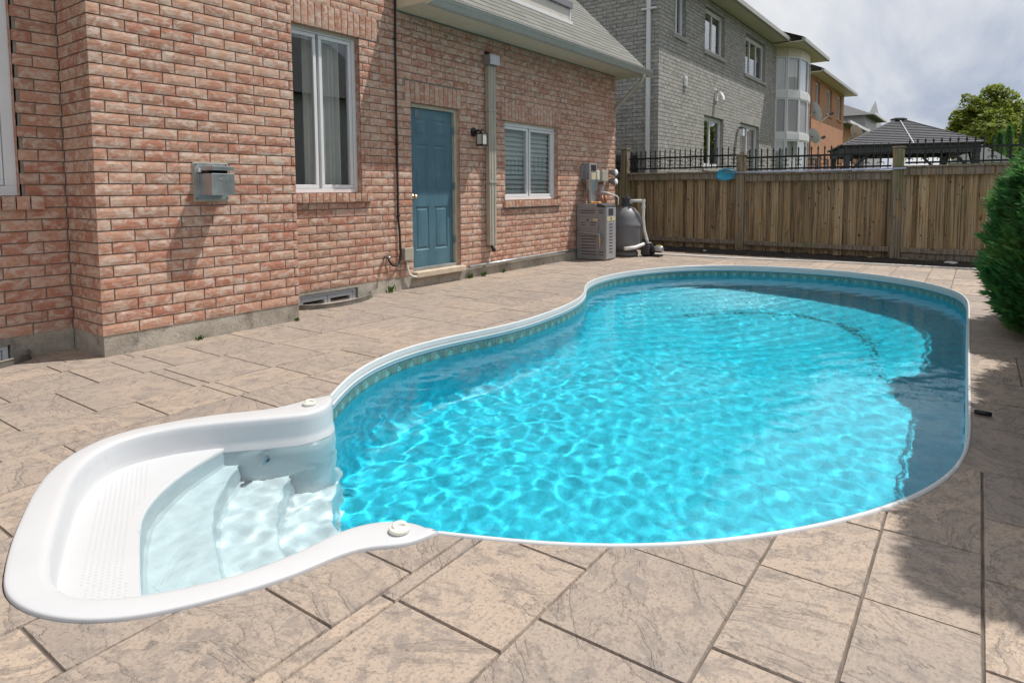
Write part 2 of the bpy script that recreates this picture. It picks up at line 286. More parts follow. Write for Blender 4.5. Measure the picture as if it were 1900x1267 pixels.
# ================================================================ POOL OUTLINES (metres, deck level)
POOL = [(.39,-2.162),(.49,-2.087),(.675,-1.945),(.883,-1.825),(1.138,-1.725),(1.365,-1.674),(1.576,-1.657),(1.789,-1.651),(2.075,-1.697),(2.364,-1.761),(2.575,-1.801),(2.821,-1.827),(3.134,-1.82),(3.512,-1.787),(3.984,-1.72),(4.376,-1.617),(4.696,-1.502),(4.877,-1.399),(5.131,-1.233),(5.436,-1.1),(5.753,-1.006),(6.259,-.962),(6.832,-.996),(7.05,-1.073),(7.425,-1.189),(7.769,-1.332),(8.052,-1.507),(8.252,-1.716),(8.441,-1.937),(8.568,-2.174),(8.68,-2.5),(8.73,-2.8),(8.741,-3.052),(8.744,-3.467),(8.636,-3.881),(8.44,-4.275),(8.148,-4.646),(7.802,-4.911),(7.536,-5.071),(7.264,-5.182),(6.922,-5.25),(6.587,-5.282),(6.114,-5.293),(4.707,-5.307),(3.181,-5.326),(2.629,-5.334),(2.184,-5.341),(1.898,-5.345),(1.693,-5.345),(1.524,-5.336),(1.318,-5.306),(1.14,-5.258),(.985,-5.201),(.792,-5.109),(.638,-5.022),(.506,-4.937),(.362,-4.824),(.223,-4.716),(.111,-4.606),(.031,-4.524),(-.067,-4.401),(-.151,-4.284),(-.223,-4.159),(-.289,-4.027),(-.331,-3.92),(-.37,-3.82),(-.389,-3.776)]
STEPO = [(.392,-2.165),(.30,-2.140),(.214,-2.119),(.125,-2.120),(.027,-2.085),(-.051,-2.03),(-.208,-1.915),(-.379,-1.84),(-.549,-1.785),(-.702,-1.784),(-.836,-1.845),(-.95,-1.934),(-1.047,-2.05),(-1.141,-2.204),(-1.226,-2.373),(-1.307,-2.543),(-1.365,-2.684),(-1.418,-2.832),(-1.436,-2.897),(-1.441,-2.965),(-1.434,-3.048),(-1.415,-3.129),(-1.38,-3.212),(-1.34,-3.277),(-1.295,-3.331),(-1.22,-3.397),(-1.136,-3.449),(-1.046,-3.498),(-.947,-3.543),(-.835,-3.58),(-.746,-3.593),(-.656,-3.612),(-.585,-3.662),(-.522,-3.746),(-.391,-3.778)]
STEPI = [(.362,-2.232),(.325,-2.28),(.24,-2.335),(.128,-2.345),(.017,-2.28),(-.132,-2.156),(-.277,-2.037),(-.426,-1.94),(-.587,-1.885),(-.709,-1.892),(-.813,-1.955),(-.902,-2.052),(-.987,-2.177),(-1.071,-2.341),(-1.152,-2.512),(-1.228,-2.681),(-1.279,-2.805),(-1.309,-2.89),(-1.328,-2.98),(-1.332,-3.054),(-1.315,-3.121),(-1.275,-3.194),(-1.225,-3.247),(-1.189,-3.28),(-1.117,-3.334),(-.993,-3.406),(-.885,-3.447),(-.757,-3.471),(-.655,-3.475),(-.568,-3.478),(-.506,-3.503),(-.45,-3.54),(-.417,-3.579),(-.39,-3.625),(-.378,-3.683),(-.38,-3.732),(-.388,-3.765)]
def resample(P, n, it=0):
    P = [Vector((a, b)) for a, b in P]; L = [0]
    for a, b in zip(P, P[1:]): L.append(L[-1]+(b-a).length)
    out = []; j = 0
    for i in range(n):
        s = L[-1]*i/(n-1)
        while j < len(P)-2 and L[j+1] < s: j += 1
        out.append(P[j].lerp(P[j+1], (s-L[j])/max(1e-9, L[j+1]-L[j])))
    for _ in range(it): out = [out[0]]+[(out[i-1]+out[i]*2+out[i+1])/4 for i in range(1, len(out)-1)]+[out[-1]]
    return out
PO = resample(POOL, 300, 26); SO = resample(STEPO, 140, 5); SI = resample(STEPI, 140, 6)
def normals(P, sgn):
    o = []
    for i in range(len(P)):
        d = (P[min(i+1, len(P)-1)]-P[max(i-1, 0)]).normalized(); o.append(Vector((d.y, -d.x))*sgn)
    return o
PN = normals(PO, 1)                                       # into the pool
WATER_Z = -.15; FLOOR_Z = -1.28
HOLE = [tuple(p) for p in PO]+[tuple(p) for p in SO[::-1][1:-1]]
def inside(x, y, poly):
    c = False; j = len(poly)-1
    for i in range(len(poly)):
        xi, yi = poly[i]; xj, yj = poly[j]
        if (yi > y) != (yj > y) and x < (xj-xi)*(y-yi)/(yj-yi)+xi: c = not c
        j = i
    return c
def ccw(P):
    P = list(P); return P if sum(a[0]*b[1]-b[0]*a[1] for a, b in zip(P, P[1:]+P[:1])) > 0 else P[::-1]
def clip(poly, holes):
    """triangles of poly outside the holes"""
    V = [Vector(p) for p in ccw(poly)]; F = [list(range(len(poly)))]
    for h in map(ccw, holes): F.append(list(range(len(V), len(V)+len(h)))); V += [Vector(p) for p in h]
    ov, oe, of, a, b, orig = delaunay_2d_cdt(V, [], F, 0, 1e-5)
    return ov, [f for f, o in zip(of, orig) if 0 in o and not any(k in o for k in range(1, len(F)))]
# ---------------------------------------------------------------- ground
def sheet(name, poly, holes, z, mat):
    ov, fs = clip(poly, holes); m = MB(); m.add([(p.x, p.y, z) for p in ov], [tuple(f) for f in fs]); o = m.build(name, mat)
    if o.data.polygons[0].normal.z < 0: o.data.flip_normals()
    return o
WELL1 = [(2.03,.549),(2.05,.46),(2.15,.36),(2.30,.29),(2.52,.262),(2.75,.285),(2.93,.36),(3.08,.46),(3.13,.549)]
WELL2 = [(-1.25,.549),(-1.2,.40),(-1.05,.30),(-.85,.27),(-.62,.28),(-.45,.34),(-.33,.43),(-.31,.549)]
gh = [(p[0], p[1]) for p in HOLE]
tag(sheet('ground', [(-400,-400),(900,-400),(900,400),(-400,400)], [gh, WELL1, WELL2], -.06, M['lawn']), kind='structure')
deck = tag(sheet('pool_deck', [(-7,-7.4),(10.75,-7.4),(10.75,1.2),(-7,1.2)], [gh, WELL1, WELL2], -.0075, M['joint']), kind='structure')
# ---------------------------------------------------------------- stamped slabs: courses along the house, each a real slab
rows = [(.62,.10,None),(.10,-.17,None),(-.17,-.675,[-1.5,-1.02,-.76,-.28,.0,.22,.55,1.02,1.5]),(-.675,-1.28,[-1.35,-.9,-.535,.04,.13,.585,1.06,1.62]),(-1.28,-1.68,[-1.6,-1.1,-.33,.075,.16,.62,1.2]),(-1.68,-2.08,[-1.9,-1.35,-.85,.10]),(-2.08,-2.52,None),(-2.52,-3.13,None),(-3.13,-3.437,[-1.95,-1.475,-.9]),(-3.437,-3.868,[-2.2,-1.6,-.963,-.64,-.2]),(-3.868,-3.932,[-2.1,-1.3,-.775,-.3]),(-3.932,-4.327,[-1.9,-1.32,-.765,-.297,.2]),(-4.327,-4.78,[-1.75,-1.15,-.592,-.09,.36]),(-4.78,-5.085,[-2.0,-1.3,-.85,-.42,.058,.53,.9]),(-5.085,-5.385,[-1.4,-.9,-.36,.058,.55,1.36]),(-5.385,-5.75,[-1.2,-.6,-.1,.38,.85,1.35,2.0]),(-5.75,-6.3,None),(-6.3,-6.9,None)]
rs = random.Random(3)
def poly_in_frame(poly):
    q = [px((x, y, 0)) for x, y in poly]; q = [a for a in q if a]
    return bool(q) and max(a[0] for a in q) > -600 and min(a[0] for a in q) < 2500 and max(a[1] for a in q) > 300 and min(a[1] for a in q) < 2300
slabs = []
for y1, y0, xs in rows:
    xs = list(xs) if xs else []
    x = xs[0] if xs else -1.2+rs.random()*.4
    while x > -3.4: x -= .42+.3*rs.random(); xs.insert(0, x)
    x = xs[-1]
    while x < 10.2: x += rs.choice((.38,.45,.45,.62,.85))+.05*rs.random(); xs.append(min(x, 10.35+.25*math.sin(y0)))
    for a, b in zip(xs, xs[1:]):
        if b-a < .05 or (y1 == -5.085 and a >= 1.35): continue
        if y1 == -5.75 and a >= 1.34: continue
        g = .002; sk = .028                          # joints lean a little, as the stamps were laid
        yt = y1; yb = y0
        if y1 == -5.385 and a >= 1.34: y1, y0 = -5.085, -6.1
        pl = [(a+g-sk*(y0-(-2))*.5, y0+g), (b-g-sk*(y0+2)*.5, y0+g), (b-g-sk*(y1+2)*.5, y1-g), (a+g-sk*(y1+2)*.5, y1-g)]
        if a > 2 and y1-y0 > .5 and b-a > .6 and rs.random() < .5:
            ym = (y0+y1)/2; y1, y0 = yt, yb; slabs.append([pl[0], pl[1], (pl[2][0], ym-g), (pl[3][0], ym-g)]); slabs.append([(pl[0][0], ym+g), (pl[1][0], ym+g), pl[2], pl[3]]); continue
        slabs.append(pl); y1, y0 = yt, yb
def slab_mesh(pl):
    hit = [h for h in (gh, WELL1, WELL2) if max(p[0] for p in pl) > min(q[0] for q in h) and min(p[0] for p in pl) < max(q[0] for q in h) and max(p[1] for p in pl) > min(q[1] for q in h) and min(p[1] for p in pl) < max(q[1] for q in h)]
    ov, fs = clip(pl, hit) if hit else ([Vector(p) for p in pl], [(0,1,2,3)])
    if not fs: return None
    bm = bmesh.new(); vv = [bm.verts.new((p.x, p.y, 0)) for p in ov]
    for f in fs:
        try: bm.faces.new([vv[i] for i in f])
        except ValueError: pass
    bmesh.ops.delete(bm, geom=[v for v in bm.verts if not v.link_faces], context='VERTS')
    bmesh.ops.recalc_face_normals(bm, faces=bm.faces)
    if sum(f.calc_area() for f in bm.faces) < .002: bm.free(); return None
    bmesh.ops.dissolve_limit(bm, angle_limit=.01, verts=bm.verts, edges=bm.edges)
    rim = [e for e in bm.edges if len(e.link_faces) == 1]
    sub = bmesh.ops.subdivide_edges(bm, edges=[e for e in rim if e.calc_length() > .2], cuts=5)
    rim = {v for e in bm.edges if len(e.link_faces) == 1 for v in e.verts}
    bmesh.ops.inset_region(bm, faces=bm.faces[:], thickness=.0035, use_even_offset=True, use_boundary=True)
    rim = {v for e in bm.edges if len(e.link_faces) == 1 for v in e.verts}
    for v in bm.verts:
        if v in rim: v.co.z = -.010; d = noise.noise_vector(v.co*11); v.co.x += d.x*.003; v.co.y += d.y*.003
    for f in bm.faces:
        if f.normal.z < 0: f.normal_flip()
    me = bpy.data.meshes.new('slab'); bm.to_mesh(me); bm.free(); me.materials.append(M['slab']); return me
for pl in slabs:
    if not poly_in_frame(pl): continue
    me = slab_mesh(pl)
    if me: o = put('slab', me, deck); o.location.z = rs.uniform(-.0015, .0015)
# ---------------------------------------------------------------- pool body
pool = thing('swimming_pool', (3.5, -3.4, FLOOR_Z), 'kidney-ended swimming pool with blue liner and white coping in the stone-patterned deck', 'pool')
prof = [(-.003,-.008),(-.001,.003),(.002,.0075),(.008,.009),(.013,.0075),(.016,.001),(.0175,-.008),(.0155,-.010),(.0185,-.018),(.0165,-.020),(.0195,-.028),(.017,-.030),(.0195,-.038),(.013,-.040),(.013,-.0445),(.024,-.046),(.0265,-.051),(.0265,-.060),(.023,-.064),(.023,-.080)]
m = MB(); m.grid([[(p.x+n.x*d, p.y+n.y*d, z) for d, z in prof] for p, n in zip(PO, PN)]); cop = m.build('coping', M['white'], pool, auto=50)
# liner wall with UV in metres
OFF = .022; LP = [p+n*OFF for p, n in zip(PO, PN)]; zs = [-.055,-.09,-.15,-.25,-.5,-.8,FLOOR_Z+.12,FLOOR_Z+.03,FLOOR_Z]; ins = [0,0,0,0,0,0,.0,.03,.12]
m = MB(); m.grid([[(p.x+n.x*i_, p.y+n.y*i_, z) for z, i_ in zip(zs, ins)] for p, n in zip(LP, PN)]); me = m.mesh('liner_wall', M['liner'], True, False)
uvl = me.uv_layers.new(name='UVMap'); acc = [0]
for a, b in zip(LP, LP[1:]): acc.append(acc[-1]+(b-a).length)
k = len(zs)
for lp in me.loops: uvl.data[lp.index].uv = (acc[lp.vertex_index//k], zs[lp.vertex_index % k])
liner = put('liner_wall', me, pool); liner.cycles.is_caustics_receiver = True
bm = bmesh.new(); bm.from_mesh(me); bmesh.ops.recalc_face_normals(bm, faces=bm.faces)
cen = Vector((3.5, -3.4, -.7)); bm.faces.ensure_lookup_table(); fq = bm.faces[4]
if fq.normal.dot(cen-fq.calc_center_median()) < 0: bmesh.ops.reverse_faces(bm, faces=bm.faces)
bm.to_mesh(me); bm.free()
# floor with a shallow dished hopper at the far end
gx0, gx1, gy0, gy1, st = -.6, 8.9, -5.5, -.8, .14
NX, NY = int((gx1-gx0)/st), int((gy1-gy0)/st)
def floor_z(x, y):
    d = math.hypot((x-6.4)/1.9, (y+3.2)/1.45); return FLOOR_Z-.42*(1-min(1, max(0, (d-.55)/.75))**1.0) if d < 1.3 else FLOOR_Z
m = MB(); idx = {}
LPT = [tuple(p-n*.05) for p, n in zip(LP, PN)]
for j in range(NY+1):
    for i in range(NX+1): idx[i, j] = len(m.v); x, y = gx0+i*st, gy0+j*st; m.v.append((x, y, floor_z(x, y)))
m.f = [(idx[i,j], idx[i+1,j], idx[i+1,j+1], idx[i,j+1]) for j in range(NY) for i in range(NX) if inside(gx0+(i+.5)*st, gy0+(j+.5)*st, LPT+[(-1.2,-3.4),(-.6,-2.2)])]
fl = m.build('pool_floor', M['floorliner'], pool, smooth=True, fix=False); fl.cycles.is_caustics_receiver = True
# ---------------------------------------------------------------- white moulded steps
def face_up(me):
    if sum(p.normal.z*p.area for p in me.polygons) < 0: me.flip_normals()
    me.update()
steps = thing('entry_steps', (-.6, -2.8, FLOOR_Z), 'white moulded fibreglass step unit joined to the near end of the pool', 'pool steps')
rows_ = []
for a, b in zip(SO, SI):
    d = (b-a).length; f = lambda s: a.lerp(b, min(1, max(0, s/d))); u = (b-a)/d
    pr = [(f(0), -.012), (f(.001), .007), (f(.003), .0115), (f(.008), .0135), (f(.02), .0145), (f(d*.5), .015), (f(max(.04, d-.035)), .0145), (f(max(.045, d-.016)), .012), (f(d-.005), .006), (f(d), -.004), (b+u*.004, -.03), (b+u*.007, -.10), (b+u*.012, -.128), (b+u*.03, -.152), (b+u*.036, -.30), (b+u*.045, -.62), (b+u*.05, -1.0), (b+u*.052, FLOOR_Z)]
    rows_.append([(p.x, p.y, z) for p, z in pr])
m = MB(); m.grid(rows_); nr = len(rows_[0]); m.f += [tuple(range(nr)), tuple(range(len(rows_)*nr-nr, len(rows_)*nr))]; sh = m.build('shell', M['shell'], steps, smooth=True, fix=True); face_up(sh.data); sh.cycles.is_caustics_receiver = True
TM = Vector((-.02, -2.98)); AX = Vector((-.902, .431)); LT = Vector((.431, .902))
def keep_largest(bm):
    left = set(bm.faces); best = []; ba = -1
    while left:
        st_ = [left.pop()]; isl = []
        while st_:
            f = st_.pop(); isl.append(f)
            for e_ in f.edges:
                for g_ in e_.link_faces:
                    if g_ in left: left.discard(g_); st_.append(g_)
        a_ = sum(f.calc_area() for f in isl)
        if a_ > ba: ba = a_; best = isl
    bs = set(best); bmesh.ops.delete(bm, geom=[f for f in bm.faces if f not in bs], context='FACES'); bmesh.ops.delete(bm, geom=[v for v in bm.verts if not v.link_faces], context='VERTS')
def nose(a0, bow, n=40): return [TM+AX*(a0-(bow if l > 0 else .06)*l*l)+LT*l for l in [-1.2+2.4*i/n for i in range(n+1)]]
inner = [tuple(b+(b-a).normalized()*.012) for a, b in zip(SO, SI)]
NOS = [(.965, .72, -.128), (.69, .36, -.345), (.42, .42, -.56), (.14, .30, -.80)]
for k, (a0, bow, z) in enumerate(NOS):
    back = NOS[k-1] if k else None; n0 = nose(a0, bow); far = [TM+AX*2.2+LT*1.3, TM+AX*2.2-LT*1.3] if k == 0 else nose(back[0], back[1])[::-1]
    poly = ccw([tuple(p) for p in n0]+[tuple(p) for p in far])
    V = [Vector(p) for p in poly]+[Vector(p) for p in ccw(inner+[(-.3,-3.8),(.42,-2.35)])]; F = [list(range(len(poly))), list(range(len(poly), len(V)))]
    ov, oe, of, _, _, og = delaunay_2d_cdt(V, [], F, 0, 1e-5); fs = [f for f, o in zip(of, og) if 0 in o and 1 in o]
    m = MB(); m.add([(p.x, p.y, z) for p in ov], [tuple(f) for f in fs])
    zn = NOS[k+1][2] if k+1 < len(NOS) else FLOOR_Z
    ins_ = [p for p in n0 if inside(p.x, p.y, inner+[(-.3,-3.8),(.42,-2.35)])]
    if len(ins_) > 1: m.grid([[(p.x, p.y, z), (p.x-AX.x*.006, p.y-AX.y*.006, z-.008), (p.x-AX.x*.014, p.y-AX.y*.014, zn+.03), (p.x-AX.x*.03, p.y-AX.y*.03, zn)] for p in ins_])
    bmv = m.build('tread', M['shell'], steps); bm = bmesh.new(); bm.from_mesh(bmv.data); bmesh.ops.remove_doubles(bm, verts=bm.verts, dist=.0015); keep_largest(bm); bmesh.ops.recalc_face_normals(bm, faces=bm.faces); bm.to_mesh(bmv.data); bm.free(); face_up(bmv.data); bmv.cycles.is_caustics_receiver = True
    # moulded grip pips on the tread that stands clear of the water
    if k == 0:
        g = MB()
        for i in range(70):
            for j in range(40):
                q = TM+AX*(.95+.01*j)+LT*(-.8+.022*i+(.011 if j % 2 else 0)); b0 = a0-bow*((-.8+.022*i)**2)
                if 1.0-(.72 if -.8+.022*i > 0 else .06)*((-.8+.022*i)**2) < .95+.01*j < 1.16 and j % 2 == 0 and inside(q.x+AX.x*.07, q.y+AX.y*.07, inner): g.obox((q.x, q.y, z+.0006), (.0032, 0, 0), (0, .0032, 0), (0, 0, .0005))
        if g.v: tag(g.build('grip_pips', M['shell'], steps), kind='stuff')
for cx_, cy_, lab in ((-.473, -3.667, 'near'), (.204, -2.225, 'far')):
    c_ = thing('flange_cap', (cx_, cy_, .015), 'round ivory swirl cap on the %s tip of the white step flange' % ('nearer' if lab == 'near' else 'farther'), 'cap', 'caps on the step flange')
    m = MB(); m.lathe((cx_, cy_, .015), [(.034, 0), (.038, .004), (.038, .012), (.035, .016), (.0, .0165)], 28); m.build('cap_base', M['ivory'], c_, auto=35)
    m = MB(); n = 26
    pts = [(cx_+.024*math.cos(3.6*i/n-.6)*(1-.25*i/n), cy_+.024*math.sin(3.6*i/n-.6)*(1-.25*i/n), .032) for i in range(n+1)]
    m.tube(pts, [.004+.009*math.sin(math.pi*min(1, .15+i/n*.85)) for i in range(n+1)], 8); m.build('swirl', M['ivory'], c_, smooth=True)
def fitting(x, y, z, nrm, label):
    t_ = thing('return_fitting', (x, y, z), label, 'pool fitting'); n3 = Vector(nrm).normalized(); m = MB()
    m.tube([Vector((x, y, z)), Vector((x, y, z))+n3*.012, Vector((x, y, z))+n3*.016], [.05, .05, .03], 20); m.build('collar', M['white'], t_, auto=30)
    m = MB(); m.tube([Vector((x, y, z))+n3*.012, Vector((x, y, z))+n3*.022], [.022, .016], 14); m.build('eyeball', M['darkgrey'], t_, auto=30)
i_ = 36; fitting(LP[i_].x, LP[i_].y, -.20, (PN[i_].x, PN[i_].y, 0), 'white return jet in the back pool wall with an eyeball nozzle')
fitting(-.10, -2.23, -.30, (.45, -.9, 0), 'white return jet under water in the wall of the steps')
# debris on the pool floor
dm = MB(); rd = random.Random(5)
DA = resample([(6.26,-2.16),(6.73,-2.45),(7.05,-2.9),(7.15,-3.5),(6.85,-4.0),(6.34,-4.28),(5.75,-4.46),(5.33,-4.55),(4.85,-4.6),(4.5,-4.68)], 200, 6)
for i in range(1100):
    q_ = DA[min(199, int(abs(rd.gauss(.42, .28))*200))]; sp = .035 if rd.random() < .8 else .12; x, y = q_.x+rd.gauss(0, sp), q_.y+rd.gauss(0, sp)
    if not inside(x, y, LPT): continue
    z = floor_z(x, y)+.004; q = rd.random()*6.28; s = rd.uniform(.005, .02); c_, s_ = math.cos(q)*s, math.sin(q)*s
    dm.add([(x-c_, y-s_, z), (x+s_*.5, y-c_*.5, z+.004), (x+c_, y+s_, z), (x-s_*.5, y+c_*.5, z+.003)], [(0,1,2,3)])
tag(dm.build('leaf_debris', plain('brown_debris', (.06, .05, .02), .9, 0, .4)), 'arc of brown leaf debris on the far pool floor', 'debris', kind='stuff')
# ---------------------------------------------------------------- water
def wave(x, y):
    near = min(1, max(0, (4.6-x)/4.2)); v = Vector((x, y, 0))
    h = .0034*noise.noise(Vector((x*2.4, y*2.4, 1)))+(.0015+.0013*near)*noise.noise(Vector((x*5.6+y, y*6, 3)))+(.0009+.0013*near)*noise.noise(Vector((x*11, y*12, 7)))+.00042*noise.noise(Vector((x*23, y*24, 11)))
    pm = .85+.8*noise.noise(Vector((x*.55, y*.55, 21)))
    h *= max(.3, pm)
    r = math.hypot(x-1.45, y+1.95); h += .0022*math.exp(-r*1.3)*math.sin(r*34)
    h += .0007*(1-near)*math.sin(26*(x*.55+y*.83)+4*noise.noise(Vector((x*.9, y*.9, 5))))
    return h
st = .021; X0, X1, Y0, Y1 = -1.12, 8.85, -5.42, -.85; NX, NY = int((X1-X0)/st), int((Y1-Y0)/st)
WP = np.array([tuple(p) for p in PO]+[tuple(p) for p in SI[::-1]])
gx, gy = np.meshgrid(X0+st*(np.arange(NX)+.5), Y0+st*(np.arange(NY)+.5)); ins_ = np.zeros(gx.shape, bool); j = len(WP)-1
for i in range(len(WP)):
    xi, yi = WP[i]; xj, yj = WP[j]
    if yi != yj: ins_ ^= ((yi > gy) != (yj > gy)) & (gx < (xj-xi)*(gy-yi)/(yj-yi)+xi)
    j = i
a_, l_ = (gx-TM.x)*AX.x+(gy-TM.y)*AX.y, (gx-TM.x)*LT.x+(gy-TM.y)*LT.y
ins_ &= (a_ < 1.02-np.where(l_ > 0, .72, .06)*l_*l_) | (a_ < .05)
for _ in range(2):
    s = ins_.copy(); s[1:] |= ins_[:-1]; s[:-1] |= ins_[1:]; s[:, 1:] |= ins_[:, :-1]; s[:, :-1] |= ins_[:, 1:]; ins_ = s
need = np.zeros((NY+1, NX+1), bool); need[:-1, :-1] |= ins_; need[1:, :-1] |= ins_; need[:-1, 1:] |= ins_; need[1:, 1:] |= ins_
num = np.full(need.shape, -1); num[need] = np.arange(need.sum())
V = [(X0+st*i, Y0+st*j, WATER_Z+wave(X0+st*i, Y0+st*j)) for j, i in zip(*np.nonzero(need))]
F = [(int(num[j, i]), int(num[j, i+1]), int(num[j+1, i+1]), int(num[j+1, i])) for j, i in zip(*np.nonzero(ins_))]
me = bpy.data.meshes.new('water'); me.from_pydata(V, [], F); me.materials.append(M['water']); me.shade_smooth()
water = tag(put('water', me), kind='structure'); water.cycles.is_caustics_caster = True
# ================================================================ BRICK HOUSE
D = .55; COURSE = .089; BL, BH, MJ = .257, .079, .010
house = thing('brick_house', (4, D, 0), 'pink brick house with blue back door along the left of the pool', 'house')
def rect_minus(u0, u1, z0, z1, ops):
    us = sorted({u0, u1, *[min(max(o[k], u0), u1) for o in ops for k in (0, 1)]}); zz = sorted({z0, z1, *[min(max(o[k], z0), z1) for o in ops for k in (2, 3)]})
    return [(a, b, c, d) for a, b in zip(us, us[1:]) for c, d in zip(zz, zz[1:]) if not any(o[0] <= (a+b)/2 <= o[1] and o[2] <= (c+d)/2 <= o[3] for o in ops)]
def brick_mesh(L, seed, rough=True, h=BH, mat=None, depth=.05):
    m = MB(); nx, nz = (7, 3) if L > .15 else (3, 3); rn = random.Random(seed)
    if not rough: m.box(-L/2, L/2, -.004, depth, 0, h); me = m.mesh('brick', mat); return me
    off = rn.random()*50
    for j in range(nz+1):
        for i in range(nx+1):
            x, z = -L/2+L*i/nx, h*j/nz; edge = i in (0, nx) or j in (0, nz)
            y = .0005 if edge else -.002-.0022*(noise.noise(Vector((x*22+off, z*30, off)))+.3)-.0012*rn.random()
            xx = x+(0 if i in (0, nx) else rn.uniform(-.008, .008)); z2 = z+(0 if j in (0, nz) else rn.uniform(-.004, .004)); m.v.append((xx, y, z2))
    for j in range(nz):
        for i in range(nx): a = j*(nx+1)+i; m.f.append((a, a+1, a+nx+2, a+nx+1))
    b = len(m.v); m.v += [(-L/2, depth, 0), (L/2, depth, 0), (L/2, depth, h), (-L/2, depth, h)]; n1 = nx+1
    m.f += [tuple(range(0, n1))[::-1]+(b, b+1), tuple(nz*n1+i for i in range(n1))+(b+2, b+3), tuple(j*n1 for j in range(nz+1))+(b+3, b), tuple(j*n1+nx for j in range(nz, -1, -1))+(b+1, b+2)]
    return m.mesh('brick', mat, False, False)
def fill_bricks(parent, items, variants, limit, mat, name='brick'):
    """items: (pos, rotz, length scale, mesh key). The largest in view become objects, the rest one joined part."""
    sc_ = []
    for it in items:
        q = px(it[0]); vis = q and -500 < q[0] < 2400 and -350 < q[1] < 1600; w_ = it[4]
        inpic = vis and -30 < q[0] < 1930 and -20 < q[1] < 1290; sc_.append((w_/(q[2]**2)*(1 if inpic else 1e-4) if vis else -1, it))
    sc_.sort(key=lambda a: -a[0]); big = [i for s, i in sc_[:limit] if s > 0]; rest = [i for s, i in sc_ if s > 0][limit:]
    for p, rz, sx, key, w_ in big: put(name, variants[key], parent, p, (key[2] if len(key) > 2 else 0, 0, rz), (sx, 1, 1))
    if rest:
        allv, allf = [], []
        for p, rz, sx, key, w_ in rest:
            me = variants[key]; c, s = math.cos(rz), math.sin(rz); b = len(allv)
            for v in me.vertices: x, y, z = v.co.x*sx, v.co.y, v.co.z; allv.append((p[0]+x*c-y*s, p[1]+x*s+y*c, p[2]+z))
            allf += [tuple(b+i for i in f.vertices) for f in me.polygons]
        me = bpy.data.meshes.new(name+'_field'); me.from_pydata(allv, [], allf); me.materials.append(mat); o = put(name+'_field', me, parent); tag(o, kind='stuff')
VB = {}
for k in range(10): VB['s', k] = brick_mesh(BL, 100+k, True, mat=M['brick'])
for k in range(5): VB['h', k] = brick_mesh(.09, 200+k, True, mat=M['brick'])
rb = random.Random(11); items = []
def wall_items(u0, u1, z0, z1, ops, place, rz, shift=0, weight=1.):
    n = 0; z = z0
    while z+BH <= z1+.02:
        u = u0-(0 if (n+shift) % 2 == 0 else BL-.09)
        while u < u1-.02:
            segs = [(max(u, u0), min(u+BL, u1))]
            for o in ops:
                if o[2] < z+BH*.5 < o[3]:
                    ns = []
                    for a, b in segs:
                        if o[1] <= a or o[0] >= b: ns.append((a, b)); continue
                        if o[0]-MJ-a > .025: ns.append((a, o[0]-.003))
                        if b-o[1]-MJ > .025: ns.append((o[1]+.003, b))
                    segs = ns
            for a, b in segs:
                L = b-a
                if L < .025: continue
                key = ('s', rb.randrange(10)) if L > .15 else ('h', rb.randrange(5)); L0 = BL if L > .15 else .09
                items.append((Vector(place((a+b)/2, z)), rz, L/L0, key, L*weight))
            u += BL+MJ
        z += COURSE; n += 1
ZB = .165
OP_T = (2.0, 3.035, 1.235, 3.02); OP_D = (3.862, 4.80, .10, 2.372); OP_W = (5.862, 7.372, 1.10, 2.31); OP_L = (-1.7, -.30, 1.232, 3.1)
LI_T = (1.9, 3.32, 3.02, 3.285); LI_D = (3.762, 4.84, 2.372, 2.635); LI_W = (5.768, 7.465, 2.31, 2.578)
SI_T = (1.9, 3.165, 1.13, 1.235); SI_W = (5.80, 7.45, .99, 1.10); SI_L = (-1.8, -.16, 1.128, 1.232)
CORN = 9.52; SOF = 3.474
ops_door = [OP_T, OP_D, OP_W, LI_T, LI_D, LI_W, SI_T, SI_W]
wall_items(0, 1.74, ZB, 4.6, [], lambda u, z: (u, 0, z), 0)
wall_items(.0+.004, .55, ZB, 4.0, [], lambda u, z: (0, u, z), -math.pi/2, 1, .5)
wall_items(-4.272, -.0, ZB, 4.6, [OP_L, SI_L], lambda u, z: (u, D, z), 0)
wall_items(1.75, 3.62, ZB, 4.6, ops_door, lambda u, z: (u, D, z), 0)
wall_items(3.628, CORN, ZB, SOF-.02, ops_door, lambda u, z: (u, D, z), 0)
# soldier lintels and rowlock sills
for key in [k for k in VB if k[0] == 's']:
    me = VB[key].copy(); VB['v', key[1]] = me
    for v in me.vertices: x, z = v.co.x, v.co.z; v.co.x, v.co.z = -(z-BH/2), x+BL/2
    me.flip_normals() if False else None
for li in (LI_T, LI_D, LI_W):
    n = round((li[1]-li[0])/COURSE); wv = (li[1]-li[0])/n
    for i in range(n): items.append((Vector((li[0]+wv*(i+.5), D-.001, li[2]+.004)), 0, (wv-MJ)/BH, ('v', rb.randrange(10)), .2))
for k in range(5):
    me = brick_mesh(.079, 300+k, True, .10, M['brick'], .10); VB['r', k] = me
for li in (SI_T, SI_W, SI_L):
    n = round((li[1]-li[0])/COURSE); wv = (li[1]-li[0])/n
    for i in range(n): items.append((Vector((li[0]+wv*(i+.5), D-.045, li[2])), 0, (wv-MJ)/.079, ('r', rb.randrange(5)), .1))
fill_bricks(house, items, VB, 300, M['brick'])
